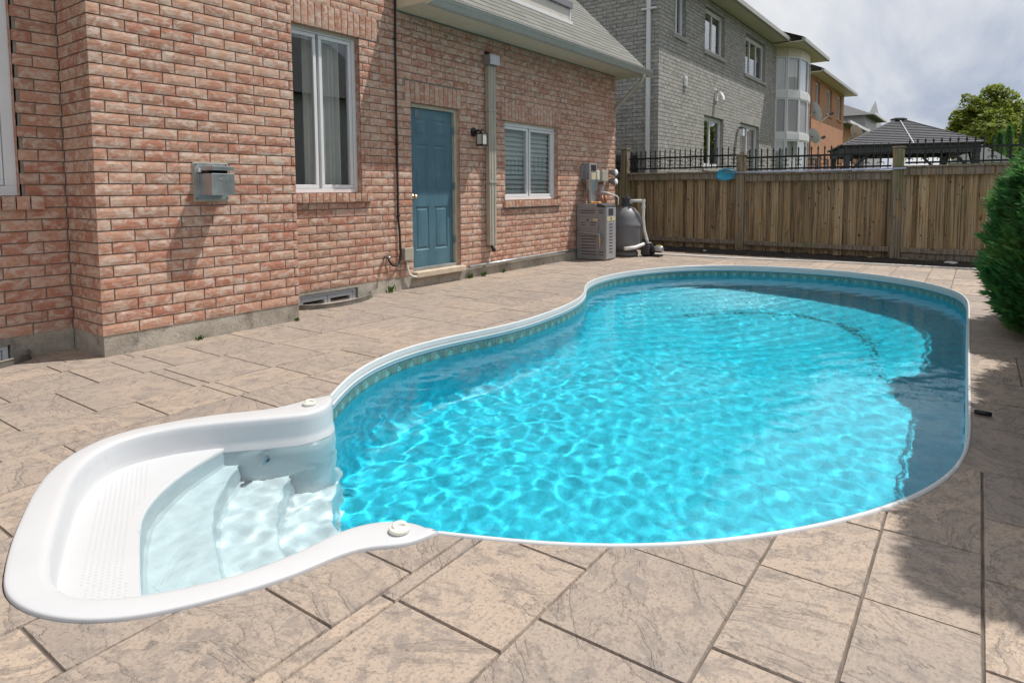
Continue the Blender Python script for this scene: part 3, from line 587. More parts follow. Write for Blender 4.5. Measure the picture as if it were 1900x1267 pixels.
# mortar bed of the walls
def mortar(name, u0, u1, z0, z1, ops, fn, mat, parent):
    m = MB()
    for a, b, c, d in rect_minus(u0, u1, z0, z1, ops): m.add([fn(a, c), fn(b, c), fn(b, d), fn(a, d)], [(0,1,2,3)])
    return m.build(name, mat, parent)
MO = .011
mortar('wall', 0, 1.74, ZB, 7, [], lambda u, z: (u, MO, z), M['mortar'], house)
mortar('wall', MO, .57, ZB, 7, [], lambda u, z: (MO, u, z), M['mortar'], house)
mortar('wall', -6, .03, ZB, 7, [OP_L], lambda u, z: (u, D+MO, z), M['mortar'], house)
mortar('wall', 1.74, 3.62, ZB, 7, [OP_T], lambda u, z: (u, D+MO, z), M['mortar'], house)
mortar('wall', 3.62, CORN, ZB, SOF+.1, [OP_D, OP_W], lambda u, z: (u, D+MO, z), M['mortar'], house)
MB().box(1.70, 1.74, MO, D, ZB, 7).build('wall', M['mortar'], house)
MB().box(CORN-.02, CORN, D+MO, 6, ZB, SOF+.1).build('wall', M['mortar'], house)
MB().box(3.60, 3.62, D+MO, 6, SOF, 7).build('wall', M['mortar'], house)
MB().box(-6, 3.62, .0, 6, 6.95, 7.0).build('wall_top', M['mortar'], house)
# foundation (set in a little under the brick)
m = MB(); m.box(.006, 1.734, .006, D+.3, -.6, ZB); m.build('foundation', M['found'], house)
m = MB()
for a, b, c, d in rect_minus(-6, 0, -.6, ZB, [(-1.2, -.42, -.30, .11)])+rect_minus(1.74, CORN, -.6, ZB, [(2.12, 2.94, -.30, .125)]): m.box(a, b, D+.004, D+.25, c, d)
m.build('foundation', M['found'], house)
# ---------------------------------------------------------------- windows
def window(x0, x1, z0, z1, y, sashes, parent, fr=.045, mat='winframe', reveal=None, blind=None, depth=.08, name='window', rail=None, room=True):
    """frame at y (front face), sash frames and panes behind it; returns the window part"""
    m = MB(); m.box(x0, x1, y, y+depth, z0, z0+fr); m.box(x0, x1, y, y+depth, z1-fr, z1); m.box(x0, x0+fr, y, y+depth, z0+fr, z1-fr); m.box(x1-fr, x1, y, y+depth, z0+fr, z1-fr)
    w_ = m.build(name, M[mat], parent, bevel=.004); n = len(sashes)
    for i, (a, b) in enumerate(sashes):
        a, b = x0+fr+(x1-x0-2*fr)*a, x0+fr+(x1-x0-2*fr)*b; s = MB(); sf = .045; y1 = y+.012; q = .004
        s.box(a+q, b-q, y1, y1+.05, z0+fr+q, z0+fr+sf); s.box(a+q, b-q, y1, y1+.05, z1-fr-sf, z1-fr-q); s.box(a+q, a+sf, y1, y1+.05, z0+fr+sf, z1-fr-sf); s.box(b-sf, b-q, y1, y1+.05, z0+fr+sf, z1-fr-sf); s.build('sash', M[mat], w_, bevel=.006)
        MB().box(a+sf, b-sf, y1+.025, y1+.029, z0+fr+sf, z1-fr-sf).build('pane', M['glass'], w_)
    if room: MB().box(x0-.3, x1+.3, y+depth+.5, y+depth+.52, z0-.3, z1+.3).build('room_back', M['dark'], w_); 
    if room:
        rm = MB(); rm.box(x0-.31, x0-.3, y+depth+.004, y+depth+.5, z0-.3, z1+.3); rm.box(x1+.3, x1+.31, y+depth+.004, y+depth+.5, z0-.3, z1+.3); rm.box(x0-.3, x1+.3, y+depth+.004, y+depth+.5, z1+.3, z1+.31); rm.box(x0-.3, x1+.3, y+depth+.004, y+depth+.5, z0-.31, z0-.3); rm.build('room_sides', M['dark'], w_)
    if blind:
        b_ = MB(); k = 0; z = z0+.06
        if blind == 'curtain':
            pts = [(x0+.42*(x1-x0)+(x1-x0)*.5*i/40, y+depth+.10+.03*math.sin(i*1.15)+.012*math.sin(i*.43)) for i in range(41)]; b_.grid([[(a, c, z0-.1), (a, c, z1)] for a, c in pts]); b_.build('curtain', M['curtain'], w_, smooth=True)
        else:
            while z < z1-.05: b_.obox(((x0+x1)/2, y+depth+.022, z), ((x1-x0)/2-.05, 0, 0), (0, .018, .030), (0, -.0026, .0015)); z += .075
            b_.build('shutter', M['blind'], w_); MB().box(x0+.05, x1-.05, y+depth+.045, y+depth+.05, z0+.05, z1-.05).build('added_bright_backing', M['blind'], w_)  # plain board added behind the slats so the shutters look brighter
    return w_
def reveal(op, parent, mat, y0=D+MO, y1=D+.16):
    m = MB(); a, b, c, d = op; t_ = .012; m.box(a-t_, a, y0, y1, c, d); m.box(b, b+t_, y0, y1, c, d); m.box(a-t_, b+t_, y0, y1, d, d+t_); m.box(a-t_, b+t_, y0, y1, c-t_, c); return m.build('reveal', mat, parent)
for op in (OP_T, OP_W, OP_L, OP_D): reveal(op, house, M['brick'])
wt = window(OP_T[0], OP_T[1], OP_T[2], OP_T[3], D+.075, [(0, .485), (.515, 1)], house, blind='curtain')
MB().box(OP_T[0], OP_T[1], D+.055, D+.08, OP_T[3]-.028, OP_T[3]).build('head_trim', M['tan'], house)
ww = window(OP_W[0], OP_W[1], OP_W[2], OP_W[3]-.02, D+.075, [(0, .49), (.51, 1)], house, blind='shutter')
MB().box(OP_W[0], OP_W[1], D+.055, D+.08, OP_W[3]-.022, OP_W[3]).build('head_trim', M['cream'], house)
wl = window(OP_L[0], OP_L[1], OP_L[2], OP_L[3], D+.055, [(0, .5), (.5, 1)], house, fr=.075, blind='curtain')
wb = window(2.13, 2.93, -.24, .12, D+.03, [(0, .5), (.5, 1)], house, fr=.035, name='basement_window')
wb2 = window(-1.19, -.43, -.24, .105, D+.03, [(0, .5), (.5, 1)], house, fr=.035, name='basement_window')
for W_, nm, lab in ((WELL1, 'window_well', 'curved steel window well below the tall window at the bump-out'), (WELL2, 'window_well', 'curved steel window well at the far left below the left window')):
    t_ = thing(nm, (W_[4][0], W_[4][1], -.3), lab, 'window well', 'window wells along the house'); P2 = resample(W_, 40, 4)
    m = MB(); m.grid([[(p.x, p.y, -.32), (p.x, p.y, .040), (p.x*.998+.0, p.y+.012, .040), (p.x, p.y+.012, -.32)] for p in P2]); m.build('well_wall', M['galv'], t_)
    m = MB(); m.tube([(p.x, p.y+.006, .044) for p in P2], .010, 8); m.build('rim', M['galv'], t_, smooth=True)
    bb = MB(); bb.add([(p.x, p.y, -.30) for p in P2], [tuple(range(len(P2)))]); bb.build('well_floor', M['soil'], t_)
# ---------------------------------------------------------------- back door
dx0, dx1, dz0, dz1 = OP_D[0]+.035, OP_D[1]-.055, .245, OP_D[3]-.045; dyf = D+.095
m = MB(); m.box(OP_D[0], dx0, D+.05, D+.16, .21, OP_D[3]); m.box(dx1, OP_D[1], D+.05, D+.16, .21, OP_D[3]); m.box(dx0, dx1, D+.05, D+.16, dz1, OP_D[3]); m.build('door_frame', M['tan'], house, bevel=.004)
# slab with six sunk panels with raised fields
wd = dx1-dx0; cols = [(dx0+.115, dx0+wd/2-.055), (dx0+wd/2+.055, dx1-.115)]; H = dz1-dz0; rowsz = [(dz0+.22, dz0+.80), (dz0+1.00, dz0+1.62), (dz0+1.72, dz0+1.95)]
panels = [(a, b, c, d) for a, b in cols for c, d in rowsz]
m = MB()
for a, b, c, d in rect_minus(dx0+.003, dx1-.003, dz0, dz1-.003, panels): m.box(a, b, dyf, dyf+.044, c, d)
dr = m.build('door', M['door'], house)
for a, b, c, d in panels:
    q = MB(); k_ = [(0, 0), (.012, .010), (.022, .010), (.045, .001), (.046, .0)]
    ring = lambda i, y: [(a+i, dyf+y, c+i), (b-i, dyf+y, c+i), (b-i, dyf+y, d-i), (a+i, dyf+y, d-i)]
    lv = [ring(0, 0), ring(.014, .011), ring(.026, .011), ring(.050, .002)]
    for l0, l1 in zip(lv, lv[1:]):
        for i in range(4): q.add([l0[i], l0[(i+1) % 4], l1[(i+1) % 4], l1[i]], [(0,1,2,3)])
    q.add(lv[-1], [(0,1,2,3)]); q.build('panel', M['door'], dr)
m = MB(); kx, kz = dx0+.07, dz0+.93; m.lathe((kx, dyf, kz), [(.032, 0), (.030, -.008), (.012, -.012), (.011, -.035), (.024, -.042), (.030, -.055), (.026, -.068), (.0, -.073)], 20, 'y'); m.build('knob', M['brass'], dr, smooth=True)
for hz in (dz0+.28, dz0+1.02, dz0+1.78): MB().box(dx1-.004, dx1+.012, D+.048, D+.094, hz, hz+.10).build('hinge', M['greymetal'], dr)
for ax_, az_ in ((dx0+.13, dz1-.012),): m = MB(); m.box(ax_, ax_+.012, dyf-.012, dyf, az_-.10, az_-.02); m.box(ax_+.028, ax_+.036, dyf-.01, dyf, az_-.13, az_); m.build('latch_hook', M['greymetal'], dr)
MB().box(dx0, dx1, D+.04, D+.16, .205, .243).build('threshold', M['greymetal'], house, bevel=.004)
MB().box(OP_D[0]-.01, OP_D[1]+.03, D-.075, D+.15, .13, .203).build('door_step', M['stonesill'], house, bevel=.008)
# ---------------------------------------------------------------- garage roof, soffit, gutter
RS = 1.0; GY, GZ = .06, 3.555                                 # roof edge line
def roofp(x, s, up=0.): c = 1/math.sqrt(1+RS*RS); return (x, GY-.03+s*c-up*RS*c, GZ+s*RS*c+up*c)
RX0, RX1 = 3.64, 9.90
m = MB(); m.add([roofp(RX0, 0, -.02), roofp(RX1, 0, -.02), roofp(RX1, 5, -.02), roofp(RX0, 5, -.02), roofp(RX0, 0), roofp(RX1, 0), roofp(RX1, 5), roofp(RX0, 5)], [(0,3,2,1),(4,5,6,7),(0,1,5,4),(1,2,6,5),(2,3,7,6),(3,0,4,7)]); roof = m.build('roof', M['shingle'], house)
tm = MB(); tw = .325
tm.add([(0,0,.003),(tw,0,.003),(tw,.16,.001),(0,.16,.001),(0,0,.013),(tw,0,.013),(tw,.16,.006),(0,.16,.006)], [(0,3,2,1),(4,5,6,7),(0,1,5,4),(1,2,6,5),(2,3,7,6),(3,0,4,7)]); tab = tm.mesh('shingle', M['shingle'])
rt = random.Random(4); cnt = 0; rest = MB(); sl_rot = math.atan(RS)
for c_ in range(28):
    x = RX0-.3*rt.random()
    while x < RX1-.05:
        x0 = max(x, RX0); L = min(x+tw, RX1)-x0; p_ = roofp(x0, c_*.135); q = px(p_)
        if L > .06 and q and q[1] > -350:
            jit = rt.uniform(-.004, .004); pos = roofp(x0, c_*.135+jit)
            if cnt < 300: put('shingle', tab, roof, pos, (sl_rot, 0, 0), (L/tw-.012, 1, 1)).matrix_parent_inverse = Matrix(); cnt += 1
            else:
                cc, ss = math.cos(sl_rot), math.sin(sl_rot); rest.add([(pos[0]+v.co.x*(L/tw-.012), pos[1]+v.co.y*cc-v.co.z*ss, pos[2]+v.co.y*ss+v.co.z*cc) for v in tab.vertices], [tuple(f.vertices) for f in tab.polygons])
        x += tw
if rest.v: tag(rest.build('shingle_field', M['shingle'], roof), kind='stuff')
MB().box(RX0-.02, RX1-.02, GY+.012, D+.2, SOF, SOF+.02).build('soffit', M['cream'], house)
MB().box(RX0-.02, RX1-.02, GY-.006, GY+.010, SOF-.012, GZ-.01).build('fascia', M['cream'], house)
MB().box(RX0-.022, RX0-.002, GY-.1, D, SOF-.002, GZ+.02).build('eave_return', M['cream'], house)
MB().box(RX1-.02, RX1, GY, 3.4, SOF-.01, SOF+.12).build('rake_board', M['cream'], house)
gp = [(GY-.006, GZ-.105), (GY-.055, GZ-.105), (GY-.075, GZ-.085), (GY-.078, GZ-.055), (GY-.108, GZ-.028), (GY-.112, GZ-.002), (GY-.122, GZ+.004), (GY-.122, GZ+.010), (GY-.106, GZ+.008), (GY-.104, GZ-.02), (GY-.07, GZ-.09), (GY-.01, GZ-.098)]
m = MB(); n = len(gp)
for X in (RX0+.02, RX1+.03): m.v += [(X, a, b) for a, b in gp]
m.f = [(i, (i+1) % n, n+(i+1) % n, n+i) for i in range(n)]+[tuple(range(n)), tuple(range(2*n-1, n-1, -1))]; m.build('gutter', M['gutter'], house)
# skylight on a raised curb
sx0, sx1, sy = 4.4, 7.96, .665; zb_ = GZ+(sy-GY+.03)
m = MB(); m.add([(sx0, sy, zb_-.02), (sx1, sy, zb_-.02), (sx1, sy, zb_+.34), (sx0, sy, zb_+.34), (sx0, sy+.5, zb_+.45), (sx1, sy+.5, zb_+.45), (sx1, sy+.5, zb_+.84-.42), (sx0, sy+.5, zb_+.5)], [(0,1,2,3), (3,2,5,4), (0,3,4), (1,5,2)])
sk = m.build('skylight', M['greyframe'], roof); sk.matrix_parent_inverse = Matrix()
MB().box(sx0+.05, sx1-.04, sy-.012, sy-.004, zb_+.035, zb_+.225).build('skylight_pane', plain('pale_skylight_panel', (.52, .50, .46), .35, 0, .08, 5), roof)
MB().box(sx0, sx1+.03, sy-.05, sy-.002, zb_-.03, zb_+.018).build('skylight_sill', M['winframe'], roof)
MB().box(sx0, sx1+.02, sy-.055, sy+.3, zb_+.25, zb_+.355).build('skylight_hood', plain('skylight_hood_grey', (.20, .20, .22), .5), roof)
MB().box(sx1-.035, sx1, sy-.02, sy-.002, zb_+.018, zb_+.25).build('skylight_frame', M['greyframe'], roof)
# ---------------------------------------------------------------- things fixed to the house wall
def pipe(name, pts, r, mat, parent, n=10): return MB().tube(pts, r, n).build(name, M[mat], parent, smooth=True)
t_ = thing('downspout', (5.44, D-.03, .44), 'beige downspout with a grey collector box between lamp and small window', 'downspout')
m = MB()
for i in range(5): pass
m.box(5.362, 5.528, D-.085, D-.012, .44, 3.055); m.box(5.40, 5.42, D-.093, D-.083, .44, 3.055); m.box(5.47, 5.49, D-.093, D-.083, .44, 3.055); m.build('pipe', M['beige'], t_, bevel=.008)
for z in (1.36, 2.40): MB().box(5.352, 5.538, D-.098, D-.008, z, z+.03).build('bracket', M['beige'], t_)
m = MB(); m.box(5.33, 5.56, D-.14, D-.005, 3.056, 3.20); m.build('collector_box', M['greymetal'], t_, bevel=.005); MB().box(5.37, 5.47, D-.02, D-.006, 3.20, 3.26).build('wall_hole', M['slot'], t_)
pipe('outlet_stub', [(5.45, D-.05, .45), (5.45, D-.08, .39), (5.43, D-.10, .36)], .03, 'blackrubber', t_)
t_ = thing('downspout', (9.6, D-.2, 2.9), 'beige elbow downspout from the gutter to the garage wall corner', 'downspout')
pipe('elbow', [(9.62, GY-.05, SOF), (9.62, GY-.05, SOF-.06), (9.60, GY-.02, SOF-.15), (9.58, .35, SOF-.42), (9.565, D+.0, SOF-.60), (9.565, D+.06, SOF-.75), (9.565, D+.06, .3)], .04, 'beige', t_)
t_ = thing('overhead_cable', (3.59, D, .3), 'black cable running down the brick wall left of the blue door', 'cable')
pts = [(3.60, D-.02, 4.6), (3.602, D-.022, 3.58), (3.592, D-.022, 3.0), (3.588, D-.022, 2.3), (3.583, D-.022, 1.6), (3.58, D-.022, .95), (3.60, D-.025, .75), (3.605, D-.03, .50), (3.59, D-.035, .38), (3.53, D-.04, .325), (3.46, D-.04, .33), (3.42, D-.03, .38), (3.40, D-.015, .44)]
pipe('cable', pts, .013, 'blackrubber', t_, 8)
for z in (3.1, 1.82, .93): MB().box(3.57, 3.615, D-.03, D-.004, z, z+.015).build('clip', M['black'], t_)
t_ = thing('junction_box', (3.73, D, .25), 'small grey junction box with bent conduit left of the blue door', 'electrical box'); MB().box(3.645, 3.80, D-.07, D-.004, .375, .53).build('box', M['beige'], t_, bevel=.006)
pipe('conduit', [(3.715, D-.035, .375), (3.715, D-.035, .28), (3.735, D-.04, .20), (3.80, D-.05, .155), (3.86, D-.06, .15)], .016, 'pvc', t_)
t_ = thing('garden_tap', (3.37, D, .43), 'small metal outdoor tap low on the brick wall', 'tap'); pipe('spout', [(3.36, D-.004, .45), (3.365, D-.07, .45), (3.37, D-.10, .425)], .014, 'greymetal', t_); m = MB(); m.lathe((3.365, D-.06, .465), [(.006, 0), (.006, .02), (.028, .022), (.028, .032), (0, .034)], 14); m.build('handle', M['greymetal'], t_)
t_ = thing('wall_lamp', (5.14, D, 2.0), 'black lantern wall lamp with frosted glass beside the downspout', 'lamp')
m = MB(); m.lathe((5.10, D-.003, 2.08), [(.065, 0), (.06, -.018), (.03, -.03), (0, -.032)], 24, 'y'); m.build('back_plate', M['black'], t_, auto=35)
pipe('arm', [(5.10, D-.025, 2.085), (5.105, D-.09, 2.10), (5.11, D-.15, 2.075)], .014, 'black', t_); MB().box(5.05, 5.17, D-.205, D-.09, 2.045, 2.062).build('lantern_top', M['black'], t_); MB().box(5.056, 5.164, D-.199, D-.096, 1.90, 2.045).build('glass', M['lampglass'], t_)
m = MB()
for a in (5.05, 5.158):
    for b in (D-.205, D-.102): m.box(a, a+.012, b, b+.012, 1.89, 2.045)
m.box(5.05, 5.17, D-.205, D-.09, 1.88, 1.90); m.build('lantern_frame', M['black'], t_); m = MB(); m.lathe((5.11, D-.148, 2.062), [(.045, 0), (.02, .02), (.008, .03), (.008, .05), (0, .06)], 14); m.build('finial', M['black'], t_)
t_ = thing('gas_line', (6.5, D, .15), 'thin grey conduit pipe along the foot of the garage wall', 'pipe'); pipe('pipe', [(4.95, D-.03, .165), (6.2, D-.03, .172), (7.5, D-.03, .18), (8.1, D-.03, .182)], .02, 'greymetal', t_)
# vent hood on the bump-out
t_ = thing('vent_hood', (.89, 0, 1.18), 'galvanised heater vent hood on the brick bump-out wall', 'vent')
MB().box(.745, 1.035, -.022, -.010, 1.185, 1.495).build('back_plate', M['greymetal'], t_, bevel=.002); MB().box(.735, 1.045, -.012, -.001, 1.17, 1.505).build('sealant_edge', M['tan'], t_)
m = MB(); m.box(.785, .985, -.215, -.022, 1.225, 1.405); hood = m.build('hood_body', M['greymetal'], t_, bevel=.004); MB().box(.79, .98, -.220, -.022, 1.43, 1.466).build('hood_flap', M['greymetal'], t_, bevel=.003); MB().box(.80, .97, -.135, -.022, 1.405, 1.43).build('hood_gap', M['slot'], t_)
MB().box(.77, .79, -.045, -.022, 1.418, 1.45).build('hood_bracket', M['winframe'], t_)
for a, b in ((.757, 1.483), (1.023, 1.483), (.757, 1.197), (1.023, 1.197)): m = MB(); m.lathe((a, -.022, b), [(.006, 0), (.005, -.004), (0, -.005)], 8, 'y'); m.build('screw', M['black'], t_)
fc = bpy.data.curves.new('hot_lettering', 'FONT'); fc.body = 'HOT'; fc.size = .042; fc.extrude = .0012; fo = bpy.data.objects.new('hot_lettering', fc); COL.objects.link(fo); dg = bpy.context.evaluated_depsgraph_get(); lme = bpy.data.meshes.new_from_object(fo.evaluated_get(dg)); bpy.data.objects.remove(fo)
lme.materials.clear(); lme.materials.append(plain('embossed_steel', (.58, .60, .62), .4, .6)); put('lettering', lme, t_, (.84, -.2162, 1.345), (R(90), 0, 0))
# ================================================================ POOL EQUIPMENT by the garage corner
HX, HX1, HY0, HY1, HT = 7.98, 8.38, -.05, .53, 1.0
ht = thing('pool_heater', (8.3, .2, 0), 'grey louvred gas pool heater cabinet standing against the brick garage wall', 'pool heater')
MB().box(HX, HX1, HY0, HY1, .012, HT-.04).build('cabinet', M['heater'], ht, bevel=.006)
MB().box(HX-.004, HX1+.004, HY0+.16, HY1+.004, HT-.041, HT).build('cabinet_top', M['heater'], ht, bevel=.006)
m = MB(); m.add([(HX-.006, HY0-.006, HT-.06), (HX-.006, HY0+.17, HT-.06), (HX1+.006, HY0+.17, HT-.06), (HX1+.006, HY0-.006, HT-.06), (HX-.006, HY0+.01, HT-.02), (HX-.006, HY0+.17, HT+.015), (HX1+.006, HY0+.17, HT+.015), (HX1+.006, HY0+.01, HT-.02)], [(0,3,2,1),(4,5,6,7),(0,1,5,4),(1,2,6,5),(2,3,7,6),(3,0,4,7)]); m.build('top_hood', M['darkgrey'], ht, bevel=.01)
MB().box(HX+.02, HX1-.02, HY0-.010, HY0-.001, .03, HT-.07).build('side_panel', M['heaterside'], ht, bevel=.003)
def slot(y0, y1, z): MB().obox((HX-.006, (y0+y1)/2, z), (.008, 0, -.006), (0, (y1-y0)/2, 0), (.002, 0, .008)).build('louvre', M['heater'], ht); MB().box(HX-.0035, HX-.001, y0, y1, z-.020, z-.006).build('louvre_slot', M['slot'], ht)
for z in (.90, .855): slot(HY1-.37, HY1-.08, z); slot(HY0+.05, HY0+.14, z)
for z in (.44, .39, .34, .28, .23, .17, .12): slot(HY1-.40, HY1-.10, z)
for z in (.17, .12): slot(HY0+.04, HY0+.13, z)
MB().box(HX-.016, HX-.002, HY1-.45, HY1-.05, .58, .76).build('access_panel', M['heater'], ht, bevel=.004)
for z in (.665, .62): MB().box(HX-.019, HX-.017, HY1-.19, HY1-.10, z, z+.012).build('panel_slot', M['slot'], ht); MB().box(HX-.019, HX-.017, HY1-.40, HY1-.29, z, z+.012).build('panel_slot', M['slot'], ht)
m = MB(); m.lathe((HX-.016, HY1-.235, .715), [(.018, 0), (.018, -.003), (0, -.004)], 14, 'x'); m.build('sight_port', M['slot'], ht)
MB().box(HX-.019, HX-.017, HY1-.44, HY1-.34, .70, .745).build('rating_label', M['paleyellow'], ht)
for z in (.60, .56): m = MB(); m.lathe((HX-.001, HY0+.13, z), [(.010, 0), (.010, -.006), (0, -.007)], 10, 'x'); m.build('port', M['slot'], ht)
for k in range(10): MB().box(HX+.13, HX+.25, HY0-.014, HY0-.011, .14+.055*k, .152+.055*k).build('side_louvre', M['slot'], ht)
MB().box(HX+.10, HX+.27, HY0-.015, HY0-.011, .80, .92).build('control_panel', M['darkgrey'], ht); MB().box(HX+.04, HX+.34, HY0-.014, HY0-.0105, .70, .775).build('warning_label', M['paleyellow'], ht); MB().box(HX+.17, HX+.20, HY0-.016, HY0-.0145, .71, .765).build('label_mark', M['slot'], ht)
pipe('gas_pipe', [(HX-.05, D-.01, .50), (HX-.05, HY1-.1, .50), (HX-.05, HY0+.18, .475), (HX-.05, HY0+.10, .47), (HX-.05, HY0+.085, .44), (HX-.05, HY0+.085, .22)], .014, 'greymetal', ht); m = MB(); m.lathe((HX-.05, HY0+.085, .37), [(.022, -.03), (.022, .03)], 10); m.lathe((HX-.05, HY0+.045, .365), [(.02, -.012), (.02, .012)], 10, 'y'); m.build('gas_valve', M['brass'], ht)
vt = thing('heater_vent_stack', (8.22, .36, 1.0), 'grey round vent stack with a flared cap on the pool heater', 'vent stack')
m = MB(); m.lathe((8.22, .36, 1.0), [(.075, 0), (.075, .24)], 20); m.build('stack', M['greymetal'], vt, auto=30); m = MB(); m.lathe((8.22, .36, 1.235), [(.105, 0), (.115, .18), (.125, .185), (.13, .20), (0, .205)], 12); m.build('cap', M['greymetal'], vt)
rg = thing('orange_gloves', (8.18, .24, 1.0), 'crumpled orange and yellow gloves on top of the pool heater', 'gloves'); rr_ = random.Random(2)
for k in range(5): m = MB(); c_ = Vector((8.13+.03*rr_.random(), .16+.045*k, 1.02)); m.lathe(c_, [(.018, -.018), (.036, -.004), (.03, .010), (.0, .018)], 9); m.build('finger' if k else 'cuff', M['orange' if k % 3 else 'yellow'], rg, smooth=True)
# meters and boxes on the wall
t_ = thing('electric_meter', (8.33, D, 1.38), 'tall grey meter cabinet with small window on the garage wall', 'meter'); MB().box(8.19, 8.47, D-.16, D-.004, 1.40, 1.73).build('cabinet', M['heater'], t_, bevel=.004); MB().box(8.26, 8.43, D-.166, D-.161, 1.60, 1.70).build('glass', M['slot'], t_); MB().box(8.26, 8.43, D-.166, D-.161, 1.44, 1.56).build('dial', M['paleyellow'], t_); MB().box(8.17, 8.52, D-.17, D-.004, 1.385, 1.40).build('base_lip', M['greymetal'], t_)
MB().box(8.14, 8.185, D-.05, D-.004, 1.44, 1.69).build('side_bracket', M['heater'], t_)
for a, b, c, d, mt, lb in ((8.56, 8.67, 1.42, 1.61, 'ivory', 'small ivory switch box right of the meter cabinet'), (8.76, 9.02, 1.40, 1.62, 'beige', 'beige wall box between switch box and floodlights')): t_ = thing('switch_box', ((a+b)/2, D, c), lb, 'electrical box', 'boxes on the garage wall'); MB().box(a, b, D-.11, D-.004, c, d).build('box', M[mt], t_, bevel=.005); MB().box(a+.01, b-.01, D-.118, D-.111, c+.015, d-.015).build('cover', M[mt], t_, bevel=.003)
for z, lb in ((1.60, 'upper hooded grey floodlight at the garage corner'), (1.42, 'lower hooded grey floodlight at the garage corner')):
    t_ = thing('floodlight', (9.25, D, z-.06), lb, 'light', 'floodlights'); m = MB(); m.tube([(9.25, D-.004, z), (9.25, D-.05, z), (9.25, D-.15, z-.02)], [.03, .055, .075], 12); m.build('shade', M['heater'], t_, auto=40); m = MB(); m.lathe((9.25, D-.155, z-.02), [(.07, 0), (.05, -.02), (0, -.03)], 12, 'y'); m.build('lens', M['winframe'], t_, smooth=True)
t_ = thing('wall_wires', (8.9, D, 1.1), 'bundle of thin grey wires and copper pipes above the pool heater', 'wires')
for k in range(4): pipe('wire', [(8.80+.05*k, D-.04, 1.40), (8.79+.045*k, D-.06, 1.25), (8.72+.05*k, D-.05, 1.02)], .008, 'greymetal', t_, 6)
for k in range(2): pipe('copper_pipe', [(8.62+.14*k, .36, .98), (8.62+.14*k, .36, 1.14)], .026, 'copper', t_)
pipe('drain_pipe', [(8.46, .30, 1.22), (8.52, .22, 1.20), (8.62, .05, 1.13), (8.63, .03, 1.10), (8.63, .03, .97)], .013, 'pvc', t_)
# filter tank
ft = thing('sand_filter', (9.0, .05, 0), 'grey dome-topped sand filter tank behind the pool heater', 'pool filter'); fx, fy = 9.02, .06
m = MB(); m.lathe((fx, fy, 0), [(.21, .0), (.23, .02), (.23, .07), (.20, .10), (.27, .16), (.295, .24), (.295, .56), (.305, .57), (.305, .60), (.295, .62), (.28, .71), (.24, .81), (.16, .90), (.085, .935), (.08, .96)], 36); m.build('tank', M['tank'], ft, auto=40)
m = MB(); m.lathe((fx, fy, .955), [(.10, 0), (.10, .03), (.075, .04), (.075, .10), (.095, .105), (.095, .15), (.05, .155), (.04, .17)], 20); m.build('multiport_valve', M['darkgrey'], ft, auto=35); MB().obox((fx-.01, fy-.03, 1.145), (.10, .04, .02), (-.006, .012, 0), (0, 0, .010)).build('valve_handle', M['black'], ft, bevel=.003); m = MB(); m.lathe((fx-.06, fy-.11, 1.0), [(.028, 0), (.028, -.035), (0, -.036)], 14, 'y'); m.build('pressure_gauge', M['greymetal'], ft, auto=35)
for k, z in enumerate((.99, .80)): pass
pipe('upper_pipe', [(fx, fy-.06, 1.035), (fx+.02, fy-.20, 1.04), (fx+.04, fy-.30, 1.04), (fx+.05, fy-.325, 1.02), (fx+.055, fy-.33, .96), (fx+.06, fy-.32, .72), (fx+.09, fy-.33, .50), (fx+.13, fy-.37, .30), (fx+.14, fy-.38, .24)], .028, 'pvc', ft, 12)
for q in (1.04, .93): m = MB(); (m.lathe((fx+.055, fy-.325, q-.03), [(.036, 0), (.036, .06)], 14)); m.build('pipe_collar', M['pvc'], ft, auto=30)
pipe('lower_pipe', [(fx-.38, fy-.16, .17), (fx-.15, fy-.26, .18), (fx+.0, fy-.32, .215), (fx+.05, fy-.34, .235)], .034, 'pvc', ft, 12)
pu = thing('pool_pump', (9.2, -.32, 0), 'black pool pump with steel motor at the foot of the filter tank', 'pump'); ux, uy = 9.16, -.31
m = MB(); m.box(ux-.10, ux+.10, uy-.08, uy+.09, .03, .21); m.lathe((ux, uy, .20), [(.085, 0), (.095, .02), (.095, .05), (.07, .07), (0, .075)], 18); m.build('strainer_pot', M['darkgrey'], pu, bevel=.012)
m = MB(); m.lathe((ux+.02, uy-.08, .13), [(.07, 0), (.085, -.02), (.085, -.05), (.062, -.06)], 18, 'y'); m.build('volute', M['black'], pu, auto=35); m = MB(); m.lathe((ux+.06, uy-.14, .135), [(.062, 0), (.065, -.02), (.065, -.13), (.055, -.145), (0, -.15)], 18, 'y'); m.build('motor', M['greymetal'], pu, auto=35); MB().box(ux-.08, ux+.13, uy-.27, uy+.07, .008, .03).build('foot', M['black'], pu); MB().box(ux+.03, ux+.10, uy-.25, uy-.16, .20, .206).build('motor_label', M['yellow'], pu)
